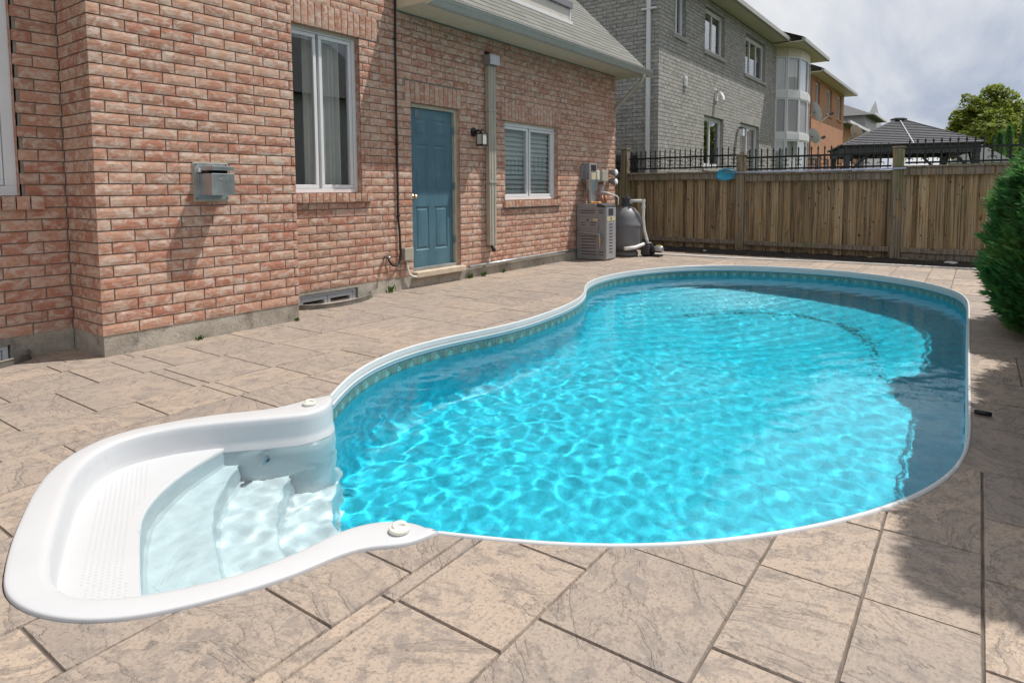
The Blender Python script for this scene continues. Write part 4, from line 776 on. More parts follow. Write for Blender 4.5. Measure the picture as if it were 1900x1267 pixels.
# ================================================================ WOODEN FENCE with iron railing
FA, FB = Vector((11.1, 1.1)), Vector((10.8, -4.18)); FD = (FB-FA).normalized(); FNrm = Vector((-1, 0)) - FD*Vector((-1, 0)).dot(FD); FNrm.normalize()
def fp(s, off=0.): q = FA+FD*s+FNrm*off; return q          # s metres along the fence from the corner post, off towards the pool
FU = Vector((FD.x, FD.y, 0)); FN3 = Vector((FNrm.x, FNrm.y, 0)); UZ = Vector((0, 0, 1))
def fbox(m, s0, s1, o0, o1, z0, z1): c = (fp(s0, o0)+fp(s1, o1))/2; return m.obox((c.x, c.y, (z0+z1)/2), FU*((s1-s0)/2), FN3*(abs(o1-o0)/2), UZ*((z1-z0)/2))
def post(s, h, cap, label, wdt=.078):
    t_ = thing('fence_post', (*fp(s), 0), label, 'fence post', 'posts of the wooden fence'); fbox(MB(), s-wdt, s+wdt, -wdt, wdt, -.05, h).build('post', M['postwood'], t_, bevel=.01)
    m = MB(); k = cap; a = fp(s-wdt-.012, -wdt-.012); fbox(m, s-wdt-.014, s+wdt+.014, -wdt-.014, wdt+.014, h, h+.028); m.build('post_cap', M['postwood'], t_, bevel=.008)
PS = [0., 2.60, 5.29, 7.98]
post(PS[0], 2.13, .03, 'tall mossy corner fence post beside the brick garage'); post(PS[1], 1.90, .03, 'grey fence post next to the blue skimmer net'); post(PS[2], 1.93, .03, 'greenish fence post in front of the dark gazebo'); post(PS[3], 1.95, .03, 'fence post behind the clipped cedar at the right')
rf_ = random.Random(9)
def fence_panel(s0, s1, ztop, label, kick=False):
    t_ = thing('board_fence', (*fp((s0+s1)/2), 0), label, 'fence', 'board fence panels behind the pool'); s0 += .085; s1 -= .085; zb = .145
    fbox(MB(), s0, s1, -.005, .055, ztop-.155, ztop-.03).build('top_rail', M['railwood'], t_, bevel=.006); fbox(MB(), s0-.0, s1+.0, -.05, .075, ztop-.029, ztop+.006).build('cap_rail', M['railwood'], t_, bevel=.006)
    fbox(MB(), s0, s1, -.005, .05, zb+.0, zb+.085).build('bottom_rail', M['railwood'], t_, bevel=.006)
    if kick: fbox(MB(), s0, s1, .0, .03, zb-.10, zb-.006).build('kick_board', M['railwood'], t_, bevel=.004); fbox(MB(), s0, s1, .0, .034, zb-.20, zb-.106).build('kick_board', M['railwood'], t_, bevel=.004)
    s = s0
    while s < s1-.04:
        w1 = min(rf_.uniform(.125, .15), s1-s); tl = rf_.uniform(-.004, .004); fbox(MB(), s, s+w1, -.028+tl, -.010+tl, .03 if not kick else .05, ztop-.03).build('board', M['wood'], t_, bevel=.002)
        g0 = rf_.uniform(.075, .11); fbox(MB(), s+w1-.03, min(s+w1+g0+.03, s1), -.085, -.067, .03, ztop-.03).build('board', M['wood'], t_); s += w1+g0
for k, (a, b, z, lb) in enumerate(((PS[0], PS[1], 1.60, 'wooden fence panel between corner post and net post, behind the filter'), (PS[1], PS[2], 1.55, 'middle wooden fence panel with the skimmer pole along its top rail'), (PS[2], PS[3], 1.62, 'wooden fence panel with kick boards next to the clipped cedar'))): fence_panel(a, b, z, lb, k == 2)
# iron railing panels
pk = MB(); pk.box(-.009, .009, -.009, .009, 0, .36); pk.add([(-.009,-.009,.36),(.009,-.009,.36),(.009,.009,.36),(-.009,.009,.36),(-.018,0,.385),(.018,0,.385),(0,-.009,.385),(0,.009,.385),(0,0,.44)], [(0,1,6),(1,5,6),(0,6,4),(2,3,7),(3,4,7),(2,7,5),(4,6,8),(6,5,8),(5,7,8),(7,4,8),(0,4,3),(1,2,5)]); pk_me = pk.mesh('picket', M['black'])
kn = MB(); kn.lathe((0, 0, .06), [(.008, 0), (.021, .022), (.008, .045)], 6); kn.lathe((0, 0, .175), [(.008, 0), (.021, .022), (.008, .045)], 6)
def curl(x, sx):
    pts = []
    for i in range(11): a = i/10*4.2; r_ = .027*(1-.5*i/10); pts.append((x+sx*(.037-r_*math.cos(a)), 0, .075+r_*math.sin(a)-.015))
    for i in range(11): a = i/10*4.2; r_ = .027*(1-.5*i/10); pts.insert(0, (x+sx*(.037-r_*math.cos(a)), 0, .165-r_*math.sin(a)+.015))
    return pts
for sx in (-1, 1): kn.tube(curl(0, sx), .0065, 5)
kn_me = kn.mesh('scroll', M['black'])
def railing(p0, p1, z0, label, n, first=0):
    p0, p1 = Vector(p0), Vector(p1); d = p1-p0; L = d.length; ang_ = math.atan2(d.y, d.x); c = (p0+p1)/2; t_ = thing('iron_railing', (c.x, c.y, z0), label, 'railing', 'iron railings on the fence'); U = Vector((d.x/L, d.y/L, 0)); N = Vector((-U.y, U.x, 0))
    for z, h in ((z0+.03, .016), (z0+.255, .018)): MB().obox((c.x, c.y, z), U*(L/2), N*.013, UZ*h).build('rail', M['black'], t_)
    for i in range(n):
        q = p0+d*((i+.5)/n); put('picket', pk_me, t_, (q.x, q.y, z0), (0, 0, ang_))
        if i % 2 == first: put('scroll', kn_me, t_, (q.x, q.y, z0+.02), (0, 0, ang_))
for a, b, z, lb, n in ((PS[0], PS[1], 1.665, 'black iron railing on the fence in front of the grey house corner', 21), (PS[1], PS[2], 1.60, 'black iron railing between the net post and the greenish post', 22), (PS[2], PS[3], 1.645, 'black iron railing in front of the gazebo and cypresses', 22)): railing(fp(a+.1, -.0), fp(b-.1, -.0), z, lb, n)
sf = Vector((11.1, 1.1))
railing(sf+Vector((.1, .02)), (12.0, 1.22), 1.66, 'dense black iron railing running back from the corner post to the grey house', 11); railing(sf+Vector((.09, .08)), sf+Vector((.85, .72)), 1.66, 'short iron railing left of the corner post behind the garage', 9)
t_ = thing('side_fence', (11.5, 1.2, 0), 'short side fence running back from the corner post beside the grey house', 'fence'); 
for k in range(6): MB().box(11.19+.14*k, 11.32+.14*k, 1.19, 1.21, .02, 1.55).build('board', M['wood'], t_)
MB().box(11.18, 12.02, 1.14, 1.26, 1.551, 1.62).build('cap_rail', M['railwood'], t_)
t_ = thing('side_fence', (11.5, 1.5, 0), 'short angled fence left of the corner post behind the garage', 'fence'); dv = Vector((.76, .65, 0)).normalized(); nv = Vector((-dv.y, dv.x, 0))
for k in range(6): c_ = Vector((11.16, 1.18, 0))+dv*(.07+.14*k); MB().obox((c_.x, c_.y, .78), dv*.065, nv*.01, UZ*.76).build('board', M['wood'], t_)
c_ = Vector((11.16, 1.18, 0))+dv*.43; MB().obox((c_.x, c_.y, 1.575), dv*.43, nv*.06, UZ*.06).build('cap_rail', M['railwood'], t_)
# soil strip, rock, hose, net
sm = MB(); n = 120; rowsS = []
for i in range(n+1):
    s = -.3+8.6*i/n; r_ = []
    for j in range(8): o_ = .62-.66*j/7+.05*noise.noise(Vector((s*3, j, 0)))*(j == 0); q = fp(s, o_); z = -.008 if j in (0,) else .035+.045*noise.noise(Vector((s*6, j*1.7, 2)))+.03*noise.noise(Vector((s*17, j*3, 5))); r_.append((q.x, q.y, z))
    rowsS.append(r_)
sm.grid(rowsS); tag(sm.build('soil', M['soil'], smooth=False), 'strip of dark soil and mulch along the foot of the fence', 'soil', kind='stuff')
def rock(x, y, z, r, label, seed, flat=.7):
    t_ = MB(); rn = random.Random(seed); t_.lathe((0, 0, 0), [(r*.5, -.1*r), (r*.9, .1*r), (r, .4*r*flat), (r*.8, .8*r*flat), (r*.4, 1.1*r*flat), (0, 1.15*r*flat)], 11); o = t_.build('rock', M['rock'], smooth=True)
    for v in o.data.vertices: v.co += noise.noise_vector(v.co*9+Vector((seed, 0, 0)))*r*.35; v.co.x *= 1.1; v.co.y *= 1.5
    o.location = (x, y, z); return tag(o, label, 'rock', 'rocks by the fence')
rock(10.52, -4.98, .0, .085, 'pale rock lying on the deck by the right fence panel', 3); rock(10.45, -.95, .02, .03, 'small pale stone in the soil left of the net post', 8)
hs = thing('white_hose', (9.6, -2.5, 0), 'white vacuum hose lying on the deck along the far side of the pool', 'hose'); hp = resample([(9.50,-.2),(9.47,-.6),(9.52,-1.0),(9.51,-1.5),(9.62,-2.3),(9.83,-3.3),(9.91,-4.4),(9.95,-5.3),(9.93,-5.9)], 60, 4); MB().tube([(p.x, p.y, .012) for p in hp], .014, 8).build('hose', M['pvc'], hs, smooth=True)
nt_ = thing('skimmer_net', (10.86, -1.2, 1.4), 'blue leaf skimmer net hanging over the fence beside the grey post', 'skimmer net')
m = MB(); pts = [(10.87, -1.02, 1.50), (10.87, -1.06, 1.61), (10.86, -1.2, 1.655), (10.855, -1.36, 1.65), (10.85, -1.40, 1.56), (10.85, -1.36, 1.46), (10.855, -1.2, 1.425), (10.865, -1.07, 1.44), (10.87, -1.02, 1.50)]; m.tube(pts, .012, 7); m.build('rim', M['net'], nt_, smooth=True)
m = MB(); cxn, czn = -1.21, 1.54
m.grid([[(10.86+.05*(1-(r_/4)**2)-.0, cxn+(.19*r_/4)*math.cos(a*.3927), czn+(.10*r_/4)*math.sin(a*.3927)) for a in range(17)] for r_ in range(5)]); m.build('mesh_bag', M['net'], nt_, smooth=True)
t_ = thing('skimmer_pole', (10.78, -2.9, 1.5), 'long blue and silver skimmer pole resting on the fence top rail', 'pole'); MB().tube([(*fp(2.46, .10), 1.57), (*fp(3.4, .10), 1.575), (*fp(4.5, .10), 1.578), (*fp(5.42, .10), 1.58)], .016, 8).build('pole', M['polebl'], t_, smooth=True)
t_ = thing('dropped_stick', (2.25, -5.39, 0), 'short black stick lying on the deck at the right pool edge', 'stick'); MB().tube([(2.255, -5.352, .016), (2.25, -5.39, .017), (2.245, -5.43, .016)], [.013, .014, .012], 8).build('stick', M['black'], t_, smooth=True)
# weeds at the wall foot
for k, (x, y) in enumerate(((3.42, D-.03), (4.95, D-.03), (5.25, D-.04), (5.75, D-.03), (1.69, -.02), (.72, -.02))):
    m = MB(); rw = random.Random(40+k); sc_w = (.11, .09, .10, .07, .05, .05)[k]
    for i in range(26):
        a = rw.uniform(math.pi, 2*math.pi); r_ = rw.random()*sc_w*.6; p_ = Vector((x+r_*math.cos(a), y+r_*math.sin(a)*.6, 0)); h = rw.uniform(.3, 1)*sc_w; q = p_+Vector((rw.uniform(-.5, .5)*h, rw.uniform(-.5, .1)*h, h)); wv = Vector((rw.uniform(-1, 1), rw.uniform(-1, 1), rw.uniform(-.3, .3))).normalized()*sc_w*.13
        m.add([p_, (p_+q)/2+wv, q, (p_+q)/2-wv], [(0,1,2,3)])
    tag(m.build('weed', M['shrub']), ('leafy weed below the black cable', 'leafy weed just right of the door step', 'leafy weed under the downspout', 'small weed left of the small window foot', 'tiny weed at the right corner of the bump-out', 'tiny weed under the vent hood')[k], 'weed', 'weeds at the wall foot')
# ================================================================ NEIGHBOURING HOUSES
GX, GYY, GS = 12.06, .75, 6.34
gh_ = thing('grey_brick_house', (17, GYY, 0), 'grey brick two-storey house with bay window beyond the fence', 'house')
gop = [(12.97, 13.70, 4.98, 6.25), (15.08, 16.69, 4.95, 6.12), (18.74, 21.0, 4.84, 6.07), (15.12, 16.72, 1.85, 3.24), (18.32, 20.42, .35, 3.30)]
VG = {('s', k): brick_mesh(.257, 500+k, False, .0815, M['greybrick'], .03) for k in range(3)}; VG.update({('h', k): brick_mesh(.09, 510+k, False, .0815, M['greybrick'], .03) for k in range(2)})
items = []; rb = random.Random(21); C0 = COURSE; COURSE = .0925; BH0 = BH
def gplace_items(u0, u1, z1, ops, place, rz, wt):
    n = 0; z = .1
    while z < z1-.08:
        u = u0-(0 if n % 2 == 0 else BL-.09)
        while u < u1-.03:
            a, b = max(u, u0), min(u+BL, u1); seg = [(a, b)]
            for o in ops:
                if o[2] < z+.045 < o[3]: seg = [q for a_, b_ in seg for q in ((a_, min(b_, o[0]-.004)), (max(a_, o[1]+.004), b_)) if q[1]-q[0] > .03]
            for a_, b_ in seg:
                L = b_-a_
                if L > .03 and z > 1.2: k = ('s', rb.randrange(3)) if L > .15 else ('h', rb.randrange(2)); items.append((Vector(place((a_+b_)/2, z)), rz, L/(BL if L > .15 else .09), k, L*wt))
            u += BL+MJ
        z += COURSE; n += 1
gplace_items(GX, 22.42, GS, gop, lambda u, z: (u, GYY, z), 0, 1.); gplace_items(GYY+.01, 3.6, 8.2, [], lambda u, z: (GX, u, z), -math.pi/2, 2.)
fill_bricks(gh_, items, VG, 300, M['greybrick']); COURSE = C0
mortar('wall', GX, 22.44, 0, GS+.2, gop, lambda u, z: (u, GYY+.010, z), M['greymortar'], gh_); MB().box(GX+.010, GX+.05, GYY+.012, 10, 0, 9).build('wall', M['greymortar'], gh_); MB().box(22.0, 26.0, GYY+.06, 10, 0, GS).build('wall', M['greybrick'], gh_)
for op in gop: reveal(op, gh_, M['greybrick'], GYY+.011, GYY+.14)
for op, sa, bl in ((gop[0], [(0, .5), (.5, 1)], None), (gop[1], [(0, .5), (.5, 1)], None), (gop[2], [(0, .333), (.333, .667), (.667, 1)], None), (gop[3], [(0, .45), (.45, 1)], None), (gop[4], [(0, .5), (.5, 1)], 'shutter')):
    window(op[0]+.005, op[1]-.005, op[2]+.005, op[3]-.005, GYY+.09, sa, gh_, fr=.06, mat='greyframe', blind=bl); MB().box(op[0]-.1, op[1]+.1, GYY-.045, GYY+.10, op[2]-.10, op[2]).build('sill', M['greybrick'], gh_)
for op in (gop[3], gop[4]):
    n = int((op[1]-op[0]+.2)/.09)
    for i in range(n): MB().box(op[0]-.1+.09*i, op[0]-.02+.09*i, GYY-.008, GYY+.02, op[3]+.008, op[3]+.245).build('soldier_brick', M['greybrick'], gh_)
def eave(parent, x0, x1, y, z, out, mats=('cream', 'gutter', 'darkshingle'), rise=2.6, back=5.):
    MB().box(x0, x1, y-out, y+.3, z, z+.03).build('soffit', M[mats[0]], parent); MB().box(x0, x1, y-out-.11, y-out-.002, z-.01, z+.13).build('gutter', M[mats[1]], parent, bevel=.01)
    m = MB(); m.add([(x0-.05, y-out-.06, z+.14), (x1+.05, y-out-.06, z+.14), (x1+.05-.6, y+back, z+rise), (x0-.05+.6, y+back, z+rise), (x0-.05, y-out-.06, z+.10), (x1+.05, y-out-.06, z+.10)], [(0,1,2,3), (4,5,1,0)]); m.build('roof', M[mats[2]], parent)
eave(gh_, GX-.45, 22.5, GYY, GS, .46); eave(gh_, 21.9, 26.35, GYY, GS-.06, .95)
# bay window
BP = [(22.45, .76), (22.62, .42), (23.15, .12), (24.0, .02), (24.85, .12), (25.35, .42), (25.5, .76)]
for (a, b) in zip(BP, BP[1:]):
    A, B = Vector((*a, 0)), Vector((*b, 0)); U = (B-A).normalized(); L = (B-A).length; N = Vector((U.y, -U.x, 0)); c = (A+B)/2
    q = lambda z0, z1, u0, u1, d0, d1, nm, mt: MB().obox(A+U*((u0+u1)/2)+N*((d0+d1)/2)+UZ*((z0+z1)/2), U*((u1-u0)/2), N*abs(d1-d0)/2, UZ*((z1-z0)/2)).build(nm, M[mt], gh_)
    q(4.50, 4.74, 0, L, -.05, .05, 'bay_band', 'greyframe'); q(3.02, 3.24, 0, L, -.05, .05, 'bay_band', 'greyframe'); q(5.97, 6.27, 0, L, -.05, .03, 'bay_band', 'cream')
    for z0, z1, kind in ((4.74, 5.97, 'glass'), (3.24, 4.50, 'heaterside'), (.4, 3.02, 'glass')):
        q(z0, z1, 0, .05, -.04, .035, 'bay_mullion', 'greyframe'); q(z0, z1, L-.05, L, -.04, .035, 'bay_mullion', 'greyframe'); q(z0, z0+.06, .05, L-.05, -.04, .03, 'bay_rail', 'greyframe'); q(z1-.06, z1, .05, L-.05, -.04, .03, 'bay_rail', 'greyframe'); q(z0+.06, z1-.06, .05, L-.05, -.006, 0, 'bay_pane', kind)
        if kind == 'glass': q(z0, z1, .0, L, -.16, -.15, 'bay_blind', 'curtain')
for x, z, nm, lb in ((13.67, 3.80, 'wall_vent', 'small white louvred vent on the grey brick wall'),):
    t_ = thing(nm, (x, GYY, z), lb, 'vent'); MB().box(x-.07, x+.07, GYY-.05, GYY-.004, z, z+.26).build('cover', M['winframe'], t_, bevel=.006)
    for k in range(5): MB().box(x-.06, x+.06, GYY-.066, GYY-.05, z+.02+.045*k, z+.035+.045*k).build('slat', M['winframe'], t_)
t_ = thing('dryer_hood', (16.03, GYY, 3.72), 'white curved dryer hood on the grey brick wall', 'vent'); m = MB(); m.grid([[(15.93, GYY-.03-.20*math.sin(a*.157), 3.98-.26*(1-math.cos(a*.157))), (16.13, GYY-.03-.20*math.sin(a*.157), 3.98-.26*(1-math.cos(a*.157)))] for a in range(11)]); m.build('hood', M['winframe'], t_, smooth=True); MB().box(15.93, 16.13, GYY-.03, GYY-.005, 3.70, 3.98).build('plate', M['winframe'], t_)
t_ = thing('downspout', (GX-.05, .98, 0), 'white downspout down the shaded side of the grey brick house', 'downspout'); MB().box(GX-.10, GX-.02, .93, 1.02, 0, 9).build('pipe', M['greyframe'], t_, bevel=.01); MB().box(GX-.105, GX-.012, .80, 1.14, 5.36, 5.40).build('strap', M['greyframe'], t_)
t_ = thing('wall_lantern', (18.05, GYY, 2.9), 'pale lantern left of the neighbour patio door', 'lamp'); MB().box(17.97, 18.13, GYY-.2, GYY-.06, 2.85, 3.08).build('lantern', M['winframe'], t_, bevel=.01); MB().box(17.95, 18.15, GYY-.21, GYY-.05, 3.08, 3.11).build('lantern_top', M['black'], t_); pipe('arm', [(18.05, GYY-.004, 3.0), (18.05, GYY-.12, 3.14), (18.05, GYY-.13, 3.10)], .02, 'black', t_)
# orange brick house
oh = thing('orange_brick_house', (32, .7, 0), 'orange brick two-storey house behind the grey one', 'house'); OY = .7; oops = [(29.05, 30.0, 4.75, 6.0), (31.75, 32.9, 4.75, 6.0), (34.5, 35.6, 4.75, 6.0), (28.75, 30.7, .4, 2.75), (31.6, 32.6, .4, 2.65)]
m = MB()
for a, b, c, d in rect_minus(28.3, 36.3, 0, 6.15, oops): m.box(a, b, OY, OY+.2, c, d)
m.build('wall', M['orangebrick'], oh); MB().box(28.3, 28.5, OY+.2, 9, 0, 6.15).build('side_wall', M['orangebrick'], oh); MB().box(28.5, 36.2, OY+.5, OY+.52, 0, 6.1).build('room_back', M['dark'], oh)
for op in oops: window(op[0]+.005, op[1]-.005, op[2]+.005, op[3]-.005, OY+.09, [(0, .5), (.5, 1)], oh, fr=.07, mat='greyframe', room=False); MB().box(op[0]-.08, op[1]+.08, OY-.05, OY-.003, op[2]-.11, op[2]-.003).build('sill', M['orangebrick'], oh)
eave(oh, 27.75, 36.9, OY, 6.15, .45, ('cream', 'gutter', 'darkshingle')); MB().box(28.12, 28.2, .95, 1.05, 0, 6.15).build('downspout', M['beige'], oh)
# satellite dishes
def dish(c, aim, r, label, mast):
    c = Vector(c); a = Vector(aim).normalized(); s = a.cross(UZ).normalized(); u = s.cross(a); t_ = thing('satellite_dish', tuple(c-UZ*.4), label, 'satellite dish', 'satellite dishes on the neighbour houses'); m = MB()
    rings = [[c+s*(r*.66*k/5*math.cos(q*.3142))+u*(r*.75*k/5*math.sin(q*.3142))+a*(.16*r*(k/5)**2) for q in range(21)] for k in range(6)]; m.grid(rings); m.grid([[p-a*.02 for p in rg_] for rg_ in rings]); m.build('reflector', M['greyframe'], t_, smooth=True)
    e_ = c-u*r*.9; f_ = c+a*r*1.1-u*r*.55; MB().tube([e_, f_], .018, 6).build('feed_arm', M['greymetal'], t_); MB().obox(f_, a*.07, s*.05, u*.05).build('receiver', M['darkgrey'], t_); MB().tube([c-a*.03, c-a*.18-UZ*.05, Vector(mast)], .03, 7).build('mast', M['greymetal'], t_, smooth=True)
dish((25.75, .05, 4.25), (.55, -.75, .35), .52, 'upper white satellite dish at the end of the grey house', (25.6, .8, 3.8)); dish((25.65, .10, 3.30), (.75, -.55, .4), .42, 'lower grey satellite dish at the end of the grey house', (25.6, .8, 2.9)); dish((36.6, .15, 4.15), (.7, -.6, .4), .62, 'dark satellite dish at the far end of the orange house', (36.3, .8, 3.4))
# far houses
def far_house(name, x0, x1, y0, y1, zw, zr, label, wall, roofm, hip=0., wins=(), ridge='x'):
    t_ = thing(name, ((x0+x1)/2, y0, 0), label, 'house', 'houses farther along the row'); MB().box(x0, x1, y0, y1, 0, zw).build('wall', M[wall], t_); o = .5; ym = (y0+y1)/2; m = MB()
    xm = (x0+x1)/2
    if ridge == 'y': m.add([(x0-o, y0-o, zw), (x1+o, y0-o, zw), (x1+o, y1+o, zw), (x0-o, y1+o, zw), (xm, y0-o, zr), (xm, y1+o, zr)], [(0,4,5,3), (1,2,5,4), (2,3,5), (3,2,1,0)]); MB().add([(x0, y0, zw), (x1, y0, zw), (xm, y0, zr-.3)], [(0,1,2)]).build('gable', M[wall], t_)
    else: m.add([(x0-o, y0-o, zw), (x1+o, y0-o, zw), (x1+o, y1+o, zw), (x0-o, y1+o, zw), (x0+hip, ym, zr), (x1-hip+(.3 if not hip else 0), ym, zr)], [(0,1,5,4), (1,2,5), (2,3,4,5), (3,0,4), (3,2,1,0)]); m.build('roof', M[roofm], t_); MB().box(x0-o, x1+o, y0-o-.12, y0-o, zw-.02, zw+.13).build('gutter', M['greyframe'], t_)
    for a, b, c, d in wins: MB().box(a, b, y0-.05, y0-.004, c, d).build('window', M['winframe'], t_); MB().box(a+.08, b-.08, y0-.06, y0-.052, c+.08, d-.08).build('pane', M['glass'], t_)
    return t_
far_house('low_orange_house', 37.6, 44, 1.1, 8, 4.8, 6.1, 'low orange brick extension with cream eaves behind the dishes', 'orangebrick', 'shingle', 2.5, [(40, 41.5, 1, 3)])
far_house('siding_house', 45, 50.5, .8, 5, 5.9, 7.2, 'grey roofed house with white shuttered windows in the distance', 'heaterside', 'darkshingle', 3., [(46, 47, 3.6, 5.2), (48.2, 49.2, 3.6, 5.2)])
far_house('gabled_house', 51.5, 61, 1.6, 9, 6.3, 8.4, 'grey gabled house at the end of the row', 'heaterside', 'shingle', 0., [(54.5, 55.6, 4, 5.6)], 'y')
far_house('brown_roof_house', 74, 90, -19, -8.5, 5.5, 9.2, 'distant house with brown hip roof right of the tree', 'orangebrick', 'brownshingle', 4.)
far_house('siding_neighbour', 9, 20, -26, -17, 5.4, 9.0, 'pale sided house mirrored in the panes of the tall window', 'siding', 'darkshingle', 0., [(12, 13.6, 3.2, 4.8)]); far_house('siding_neighbour', 24, 36, -27, -18, 5.6, 9.0, 'pale sided hip-roofed house mirrored in the small window', 'siding', 'darkshingle', 2.)
# ---------------------------------------------------------------- gazebo
gz_ = thing('gazebo', (18.5, -3.46, 0), 'dark grey metal gazebo with ribbed pyramid roof beyond the fence', 'gazebo'); gd = Vector((.275, -.961, 0)); gn = Vector((.961, .275, 0)); gc = Vector((18.5, -3.46, 0)); hw = 1.56
t = MT('gazebo_metal'); p_ = t.pos(); M['gaz'] = t.done((.085, .085, .10), .55, 0.)
def gpt(a, b, z): return gc+gd*a+gn*b+UZ*z
EZ, AZ = 2.36, 3.12
for sa, sb in ((1, 0), (-1, 0), (0, 1), (0, -1)):
    N_ = 15
    for k in range(N_):
        f0, f1 = k/N_, (k+1)/N_; w0, w1 = hw*(1-f0)+.0, hw*(1-f1); z0, z1 = EZ+(AZ-EZ)*f0, EZ+(AZ-EZ)*f1; side = Vector((sb, sa, 0))
        P_ = lambda d, l, z: gpt(sa*d+sb*l, sb*d+sa*l, z)
        MB().add([P_(w0+.03, -w0, z0+.012), P_(w0+.03, w0, z0+.012), P_(w1, w1, z1-.002), P_(w1, -w1, z1-.002), P_(w0+.02, -w0, z0-.018), P_(w0+.02, w0, z0-.018)], [(0,1,2,3), (4,5,1,0)]).build('roof_slat', M['gaz'], gz_)
for sa, sb in ((1, 1), (1, -1), (-1, 1), (-1, -1)):
    MB().tube([gpt(sa*hw, sb*hw, EZ), gpt(0, 0, AZ+.01)], .03, 6).build('hip_trim', M['gaz'], gz_); a, b = sa*(hw-.14), sb*(hw-.14); MB().obox(gpt(a, b, EZ/2-.03), gd*.07, gn*.07, UZ*(EZ/2-.03)).build('leg', M['darkgrey'], gz_); MB().tube([gpt(a, b, EZ-.75), gpt(a-sa*.55, b, EZ-.18)], .035, 4).build('brace', M['darkgrey'], gz_); MB().tube([gpt(a, b, EZ-.75), gpt(a, b-sb*.55, EZ-.18)], .035, 4).build('brace', M['darkgrey'], gz_)
MB().tube([gpt(.05, -hw-.01, EZ), gpt(0, -.02, AZ+.02)], .022, 6).build('centre_seam', M['heaterside'], gz_)
for sa, sb, U_, V_ in ((1, 0, gn, gd), (-1, 0, gn, gd), (0, 1, gd, gn), (0, -1, gd, gn)): MB().obox(gpt(sa*(hw-.12), sb*(hw-.12), EZ-.13), U_*(hw-.05), V_*.03, UZ*.11).build('beam', M['darkgrey'], gz_)
MB().lathe(gpt(0, 0, AZ-.03), [(.20, 0), (.20, .04), (.10, .07), (0, .075)], 8).build('roof_cap', M['darkgrey'], gz_)
t_ = thing('garden_shed', (25, -5.5, 0), 'low white roofed shed right of the gazebo', 'shed'); MB().box(24, 26.4, -6.0, -4.6, 0, 2.05).build('shed_wall', M['siding'], t_); m = MB(); m.add([(23.8, -6.2, 2.05), (26.6, -6.2, 2.05), (26.6, -4.4, 2.05), (23.8, -4.4, 2.05), (23.8, -5.3, 2.65), (26.6, -5.3, 2.65)], [(0,1,5,4), (2,3,4,5), (0,4,3), (1,2,5), (3,2,1,0)]); m.build('shed_roof', M['siding'], t_)
# ================================================================ PLANTS
def cedar_mesh(hgt, rad, n, seed, size=.10, col=False):
    """upright conifer: fans of flat sprays over the outer shell of the crown"""
    rn = random.Random(seed); m = MB(); prof = (lambda f: rad*(.8+.2*min(1, f/.1))*(1-max(0, (f-.45)/.55)**2)**.5 if f < 1 else 0) if col else (lambda f: rad*(.62+.38*min(1, f/.16))*(1-max(0, (f-.35)/.65)**1.7)**.9 if f < 1 else 0)
    for i in range(n):
        f = rn.random()**1.05; a = rn.random()*6.2832; lump = 1+.26*noise.noise(Vector((math.cos(a)*1.6, math.sin(a)*1.6, f*hgt*1.9+seed)))+.07*noise.noise(Vector((math.cos(a)*5, math.sin(a)*5, f*hgt*6)))
        r = prof(f)*lump*(1-.42*rn.random()**2.2); c = Vector((r*math.cos(a), r*math.sin(a), .04+f*hgt)); out = Vector((math.cos(a), math.sin(a), rn.uniform(.1, 1.1)))+Vector((rn.uniform(-.5, .5), rn.uniform(-.5, .5), rn.uniform(-.3, .3))); out.normalize(); s = out.cross(Vector((rn.uniform(-1, 1), rn.uniform(-1, 1), rn.uniform(-1, 1)))).normalized(); L = size*rn.uniform(.6, 1.25)
        for k in (-2, -1, 0, 1, 2):
            d = (out+s*.42*k).normalized(); l_ = L*(1-.16*abs(k)); w_ = out.cross(s)*.006+s*L*.055; b0 = c+out*L*.1*(2-abs(k)); m.add([b0-w_, b0+w_, b0+d*l_*.6+w_*.8, b0+d*l_, b0+d*l_*.6-w_*.8], [(0,1,2,3,4)])
    return m.mesh('crown', M['cedar'], False, False)
def cedar(me, loc, label, group, sc_=(1, 1, 1), rz=0, core=(.5, 1.8)):
    t_ = thing('cedar', loc, label, 'cedar', group); o = put('crown', me, t_, loc, (0, 0, rz), sc_); MB().tube([Vector(loc)-UZ*.1, Vector(loc)+UZ*core[1]*.5, Vector(loc)+UZ*core[1]], [.06, .05, .015], 7).build('trunk', M['bark'], t_, smooth=True); return t_
c1 = cedar_mesh(1.80, .80, 14000, 1, .10, True); cedar(c1, (5.15, -6.26, 0), 'bushy bright green cedar at the right edge by the pool', 'cedars beside the pool', (1.25, 1, 1), 0, (.5, 1.5))
c2 = cedar_mesh(3.4, .62, 9000, 2, .13)
for k, (x, y, s, lb) in enumerate(((1.75, -6.34, .96, 'tall cedar casting the shadow patch at the lower right corner'), (2.75, -6.40, .86, 'tall cedar casting the shadow beside the right pool curve'), (3.75, -6.46, .80, 'tall cedar casting the shadow by the dropped black stick'))): cedar(c2, (x, y, 0), lb, 'cedars beside the pool', (1, 1, s), k*2.1, (.5, 3.6))
c3 = cedar_mesh(3.2, .42, 2600, 3, .16)
for k, (u_, dp, s, lb) in enumerate(((1846, 21, .93, 'slim cypress right of the gazebo, left of the pair'), (1863, 21.5, 1.0, 'slim cypress right of the gazebo, taller of the pair'), (1897, 19, 1.12, 'dark cypress at the right edge beyond the railing'))):
    q = CAMP+CF*dp+CR*((u_-950)/FPX*dp); cedar(c3, (q.x, q.y, 0), lb, 'cypresses beyond the fence', (.5, .5, s), k, (.4, 2.4))
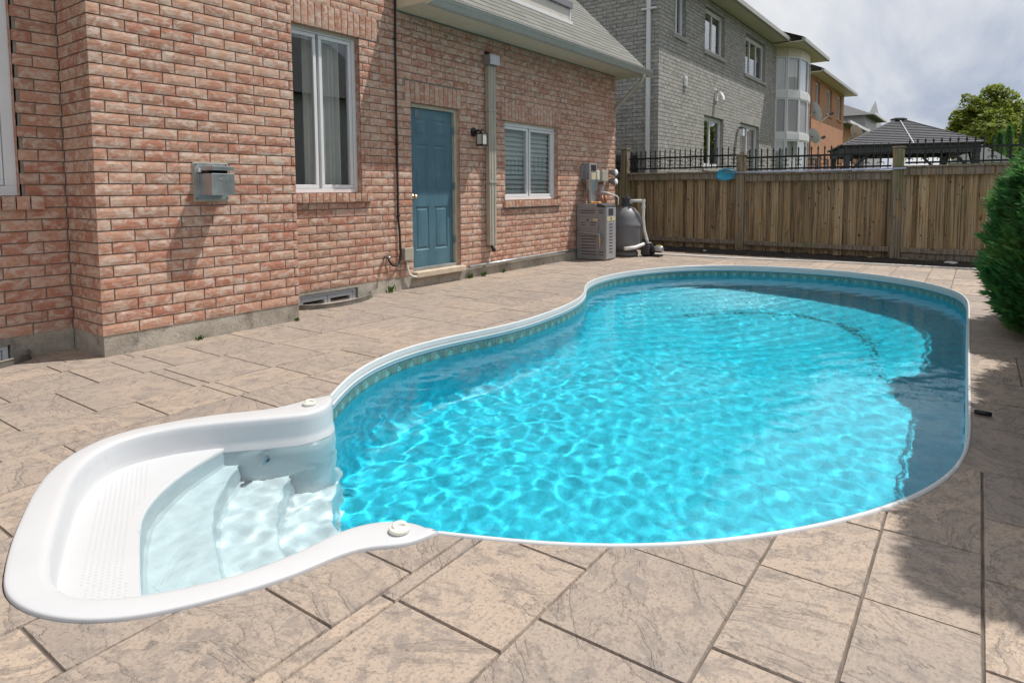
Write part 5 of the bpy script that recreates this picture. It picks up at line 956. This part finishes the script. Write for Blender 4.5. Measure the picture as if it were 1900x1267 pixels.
def leaf_tree(name, base, lobes, n, leaf, label, seed, trunk_r=.13):
    rn = random.Random(seed); t_ = thing(name, base, label, 'tree'); b = Vector(base); m = MB()
    for i in range(n):
        c, r = rn.choices(lobes, weights=[q[1]**2.2 for q in lobes])[0]; d = Vector((rn.gauss(0, 1), rn.gauss(0, 1), rn.gauss(0, 1))).normalized(); lump = 1+.28*noise.noise(d*2.3+Vector(c))+.16*noise.noise(d*6+Vector(c)); p = Vector(c)+d*r*lump*(1-.55*rn.random()**2.0); p.z = max(p.z, b.z+1.4)
        if noise.noise(p*1.7) < -.22: continue
        u = Vector((rn.gauss(0, 1), rn.gauss(0, 1), rn.gauss(0, .6))).normalized(); v = u.cross(d+Vector((0, 0, .4))).normalized(); L = leaf*rn.uniform(.6, 1.3); m.add([p-u*L, p+v*L*.55, p+u*L, p-v*L*.55], [(0,1,2,3)])
    m.build('crown', M['leaf'], t_, fix=False); tr = MB(); top = b+UZ*2.2; tr.tube([b-UZ*.2, b+UZ*.9+Vector((.05, .03, 0)), top], [trunk_r*1.3, trunk_r, trunk_r*.75], 9)
    for c, r in lobes: tr.tube([top-UZ*.5, top.lerp(Vector(c), .5)+UZ*.1, Vector(c)+UZ*r*.3], [trunk_r*.6, trunk_r*.35, .02], 6)
    tr.build('trunk', M['bark'], t_, smooth=True)
dp = 27; tp = lambda u_, z, e=0: tuple(CAMP*0+Vector(((CAMP+CF*(dp+e)+CR*((u_-950)/FPX*(dp+e))).x, (CAMP+CF*(dp+e)+CR*((u_-950)/FPX*(dp+e))).y, z)))
leaf_tree('maple_tree', tp(1822, 0), [(tp(1826, 4.5), .95), (tp(1795, 3.75), .85), (tp(1860, 3.75), 1.0), (tp(1780, 3.15), .85), (tp(1825, 3.2, -.6), 1.2), (tp(1888, 3.0), 1.0), (tp(1800, 4.1, .5), .7)], 42000, .085, 'leafy green maple tree beyond the gazebo', 12)
# shrubs just beyond the fence
for k, (x, y, z, lb) in enumerate(((12.3, -1.0, 1.62, 'pale green shrub behind the fence below the grey house window'), (12.6, -2.9, 1.60, 'pale green shrub behind the fence below the orange house'), (11.9, -2.2, 1.56, 'low shrub behind the middle fence panel'))):
    m = MB(); rw = random.Random(70+k)
    for i in range(900):
        d = Vector((rw.gauss(0, 1), rw.gauss(0, 1), rw.gauss(0, 1))).normalized(); p = Vector((x, y, z-.45))+Vector((d.x*.5, d.y*.6, d.z*.45))*(1-.4*rw.random()**2); u = Vector((rw.gauss(0, 1), rw.gauss(0, 1), rw.gauss(0, 1))).normalized(); v = u.cross(d).normalized(); m.add([p-u*.04, p+v*.02, p+u*.04, p-v*.02], [(0,1,2,3)])
    t_ = thing('shrub', (x, y, 0), lb, 'shrub', 'shrubs beyond the fence'); m.build('foliage', M['shrub'], t_, fix=False); MB().tube([(x, y, -.05), (x, y, z-.4)], .03, 6).build('stem', M['bark'], t_)
